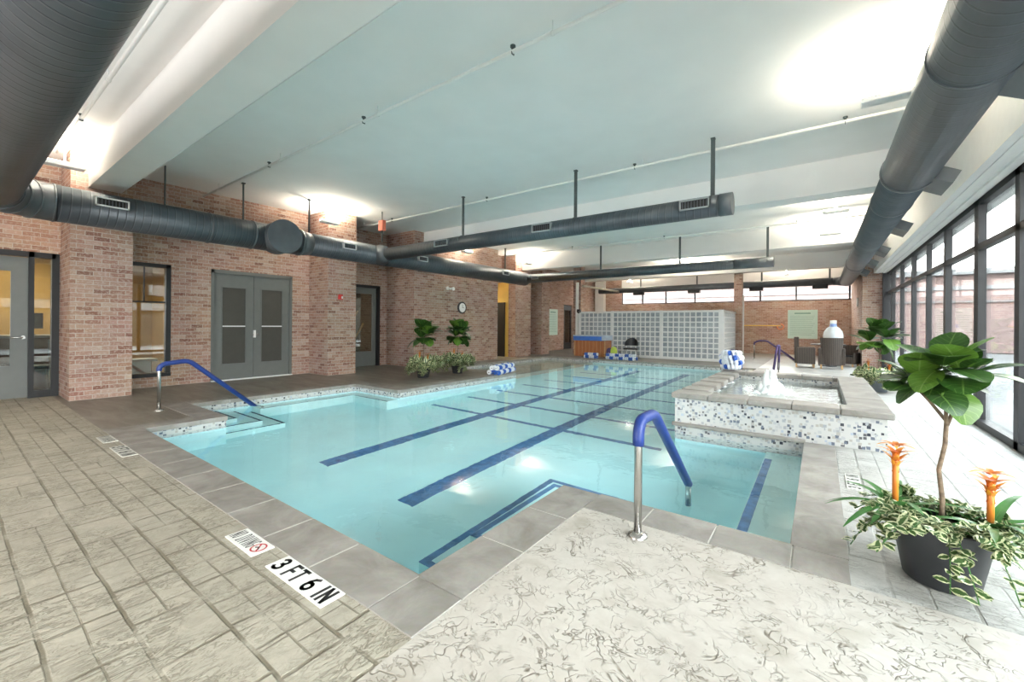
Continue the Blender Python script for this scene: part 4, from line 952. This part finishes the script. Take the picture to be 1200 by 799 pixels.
# ------------------------------------------------------------------ plants
def figleaf(t):
    return max(.02, (math.sin(PI*min(1, (t*.9+.06)**1.35))) ** .75)
def make_planter(label, loc, potmat, rng, nvar=520, cs=1.0, ms=1.0, up=0.0, mz=1.0, ls=1.0):
    t = thing('potted_fig', label, 'potted plant', loc)
    w = MB(); w.lathe([(.0,.0), (.125,.0), (.135,.01), (.182,.285), (.188,.30), (.172,.30), (.168,.27), (.0,.27)], seg=40); w.build('pot', potmat, t)
    w = MB(); w.lathe([(.0,.285), (.10,.28), (.17,.265)], seg=24); w.build('soil', SOIL, t)
    w = MB()
    tr = [(0,0,.25), (.005,.0,.4), (-.008,.004,.55), (.012,0,.68), (.015,-.004,.78)]
    w.tube(tr, [.011,.010,.009,.009,.009], 10); w.tube([(.015,-.004,.80), (-.04,.02,.89), (-.09,.03,.96)], [.008,.007,.006], 8); w.tube([(.015,-.004,.77), (.05,.02,.88), (.07,.0,.99)], [.008,.007,.006], 8); w.tube([(.015,-.004,.77), (.01,-.02,.9), (.0,-.01,1.0)], [.008,.007,.006], 8)
    w.build('trunk', BARK, t)
    w = MB()
    heads = [(-.08,.03,.92), (.07,.0,.97), (0,-.01,1.01), (.0,.03,.94)]
    k = 0
    for hi, hd in enumerate(heads):
        nl = 11 if hi != 3 else 8
        for i in range(nl):
            a = 2*PI*i/nl + hi*.7 + rng.uniform(-.3,.3); el = rng.uniform(-.3, 1.0) if i % 2 else rng.uniform(.5, 1.4)
            if hi == 3: el = rng.uniform(-.7, .1)
            d = Vector((math.cos(a)*math.cos(el), math.sin(a)*math.cos(el), math.sin(el)))
            ln_ = rng.uniform(.14, .22); b = Vector(hd)+d*.03
            w.leaf(b, d, (0,0,1) if el < .9 else (math.cos(a+PI), math.sin(a+PI), .3), ln_, ln_*rng.uniform(.72,.88), rng.uniform(.1,.6), 8, 0 if rng.random() < .7 else 1, figleaf, .18)
    w.v = [(x*cs, y*cs, up+.97+(z-.97)*cs) for x, y, z in w.v]
    w.build('fig_leaves', [FIG, FIGL], t)
    # bromeliads
    for (bx, by, bh) in ((-.16, .02, .66), (.16, .0, .59)):
        w = MB()
        for i in range(13):
            a = 2*PI*i/13+rng.uniform(-.2,.2); el = rng.uniform(.35, 1.15); d = Vector((math.cos(a)*math.cos(el), math.sin(a)*math.cos(el), math.sin(el)))
            w.leaf((bx, by, .29), d, (0,0,1), rng.uniform(.22,.34), .05, rng.uniform(.4,1.0), 7, 0, lambda q: (1-q)**.5*.9+.08, .25)
        o = w.build('bromeliad_leaves', BROML, t)
        w = MB(); w.tube([(bx, by, .3), (bx, by, bh-.05)], [.012, .014], 8)
        for q in range(4):
            for i in range(6):
                a = 2*PI*i/6+q*.5; el = 1.42-.2*q; z = bh-.16+.045*q; d = Vector((math.cos(a)*math.cos(el), math.sin(a)*math.cos(el), math.sin(el)))
                w.leaf((bx+d.x*.01, by+d.y*.01, z), d, (0,0,1), .075, .03, .25+.2*q, 5, 0, lambda q_: (1-q_)**.6*.9+.1, .3)
        w.build('orange_flower', BRACT, o)
    w = MB(); s = MB()
    nt = 46
    for i in range(nt):
        a = 2*PI*i/nt+rng.uniform(-.1,.1); out = rng.uniform(.10, .20); drop = rng.choice((-.03,.02,.07,.13,.22)) if i % 3 else rng.uniform(-.04,.05)
        p0 = Vector((math.cos(a)*.09, math.sin(a)*.09, .29)); p1 = Vector((math.cos(a)*(.16+out*.3), math.sin(a)*(.16+out*.3), .36+rng.uniform(-.03,.05))); p2 = Vector((math.cos(a+rng.uniform(-.2,.2))*(.19+out*.75), math.sin(a)*(.19+out*.75), .30-drop))
        pts = [(p0*(1-q)**2+p1*2*q*(1-q)+p2*q*q) for q in [k_/7 for k_ in range(8)]]
        s.tube(pts, .0025, 5)
        m = nvar//nt
        for j in range(m):
            q = .15+.85*(j+rng.random())/m; p = p0*(1-q)**2+p1*2*q*(1-q)+p2*q*q
            az = rng.uniform(0, 2*PI); el = rng.uniform(-.3, .8); d = Vector((math.cos(az)*math.cos(el), math.sin(az)*math.cos(el), math.sin(el)))
            d = (d + Vector((math.cos(a), math.sin(a), 0))*.6).normalized(); l_ = rng.uniform(.032,.058)*ls
            w.leaf(p, d, (rng.uniform(-.4,.4)+math.cos(a)*.5, rng.uniform(-.4,.4)+math.sin(a)*.5, 1), l_, l_*.68, rng.uniform(0,.5), 4, 0, None, .12)
    w.v = [(x*ms, y*ms, max(.03, .3+(z-.3)*(mz if z > .3 else 1))) for x, y, z in w.v]; s.v = [(x*ms, y*ms, max(.03, .3+(z-.3)*(mz if z > .3 else 1))) for x, y, z in s.v]
    w.build('variegated_leaves', VAR, t); s.build('trailing_stems', BROML, t)
    return t
G4 = 'potted fig trees with bromeliads'
p1 = make_planter('large foreground potted fig with orange bromeliads in a charcoal pot, at right', (.51, 3.06, 0), POTD, random.Random(3), 1150, .95, 1.0, .05); p1['group'] = G4
p2 = make_planter('potted fig with orange bromeliads on the left deck, left of the clock', (-7.75, 6.95, 0), POTD, random.Random(11), 2000, 1.75, 1.35, .06, 2.4, 1.45); p2['group'] = G4
p3 = make_planter('potted fig standing on the left deck below the clock, right of its twin', (-7.75, 8.15, 0), POTD, random.Random(5), 2000, 1.75, 1.3, .06, 2.4, 1.45); p3['group'] = G4
p4 = make_planter('potted fig with bromeliads in a pale grey pot behind the hot tub corner', (.97, 11.3, 0), POTL, random.Random(8), 1800, 1.75, 1.3, .1, 2.2, 1.4); p4['group'] = G4
p1.scale = (1.08, 1.08, 1.03)

# ------------------------------------------------------------------ world, light, camera
wd = bpy.data.worlds.new('World'); sc.world = wd; wd.use_nodes = True; nt = wd.node_tree; nt.nodes.clear()
bg = nt.nodes.new('ShaderNodeBackground'); wo = nt.nodes.new('ShaderNodeOutputWorld'); tc = nt.nodes.new('ShaderNodeTexCoord')
sx = nt.nodes.new('ShaderNodeSeparateXYZ'); nt.links.new(tc.outputs['Generated'], sx.inputs[0])
cr = nt.nodes.new('ShaderNodeValToRGB'); cr.color_ramp.elements[0].position = .48; cr.color_ramp.elements[0].color = (.75,.75,.73,1); cr.color_ramp.elements[1].position = .75; cr.color_ramp.elements[1].color = (.85,.93,1,1)
nt.links.new(sx.outputs[2], cr.inputs[0]); nt.links.new(cr.outputs[0], bg.inputs[0]); bg.inputs[1].default_value = 9.5; nt.links.new(bg.outputs[0], wo.inputs[0])
def portal(loc, rot, sx_, sy_):
    ld = bpy.data.lights.new('daylight_portal', 'AREA'); ld.shape = 'RECTANGLE'; ld.size = sx_; ld.size_y = sy_; ld.cycles.is_portal = True; ld.energy = 1
    o = bpy.data.objects.new('daylight_portal', ld); COL.objects.link(o); o.location = loc; o.rotation_euler = rot
portal((XR+.16, 6.5, 1.55), (0, PI/2, 0), 2.9, 22)
portal((-4.3, YB-.1, 1.2), (PI/2, 0, 0), 3.1, 1.85)
portal((-4.1, YF+.2, 2.93), (-PI/2, 0, 0), 10.4, .8)

f, hy, yaw, roll = 492.24, 380.31, .632492, .00810965
cam = bpy.data.cameras.new('camera'); co = bpy.data.objects.new('camera', cam); COL.objects.link(co); sc.camera = co
cam.sensor_width = 36; cam.lens = f/1200*36; cam.shift_y = -(399.5-hy)/1200; cam.clip_start = .05; cam.clip_end = 200
cyw, syw, crr, srr = math.cos(yaw), math.sin(yaw), math.cos(roll), math.sin(roll)
def rz(v): return (crr*v[0]-srr*v[1], srr*v[0]+crr*v[1], v[2])
Xw, Yw, Zw = rz((cyw, 0, -syw)), rz((syw, 0, cyw)), rz((0, -1, 0))   # world axes seen in image coordinates (right, down, forward)
right = Vector((Xw[0], Yw[0], Zw[0])); down = Vector((Xw[1], Yw[1], Zw[1])); fwd = Vector((Xw[2], Yw[2], Zw[2]))
M = Matrix((right, -down, -fwd)).transposed().to_4x4(); M.translation = (0, 0, 1.3); co.matrix_world = M

sc.view_settings.view_transform = 'Standard'; sc.view_settings.look = 'None'; sc.view_settings.gamma = 1; sc.view_settings.use_curve_mapping = False
sc.view_settings.exposure = 1.85
sc.cycles.use_denoising = True; sc.cycles.max_bounces = 10; sc.cycles.diffuse_bounces = 6; sc.cycles.glossy_bounces = 4; sc.cycles.transparent_max_bounces = 12; sc.cycles.sample_clamp_indirect = 6
sc.cycles.caustics_reflective = False
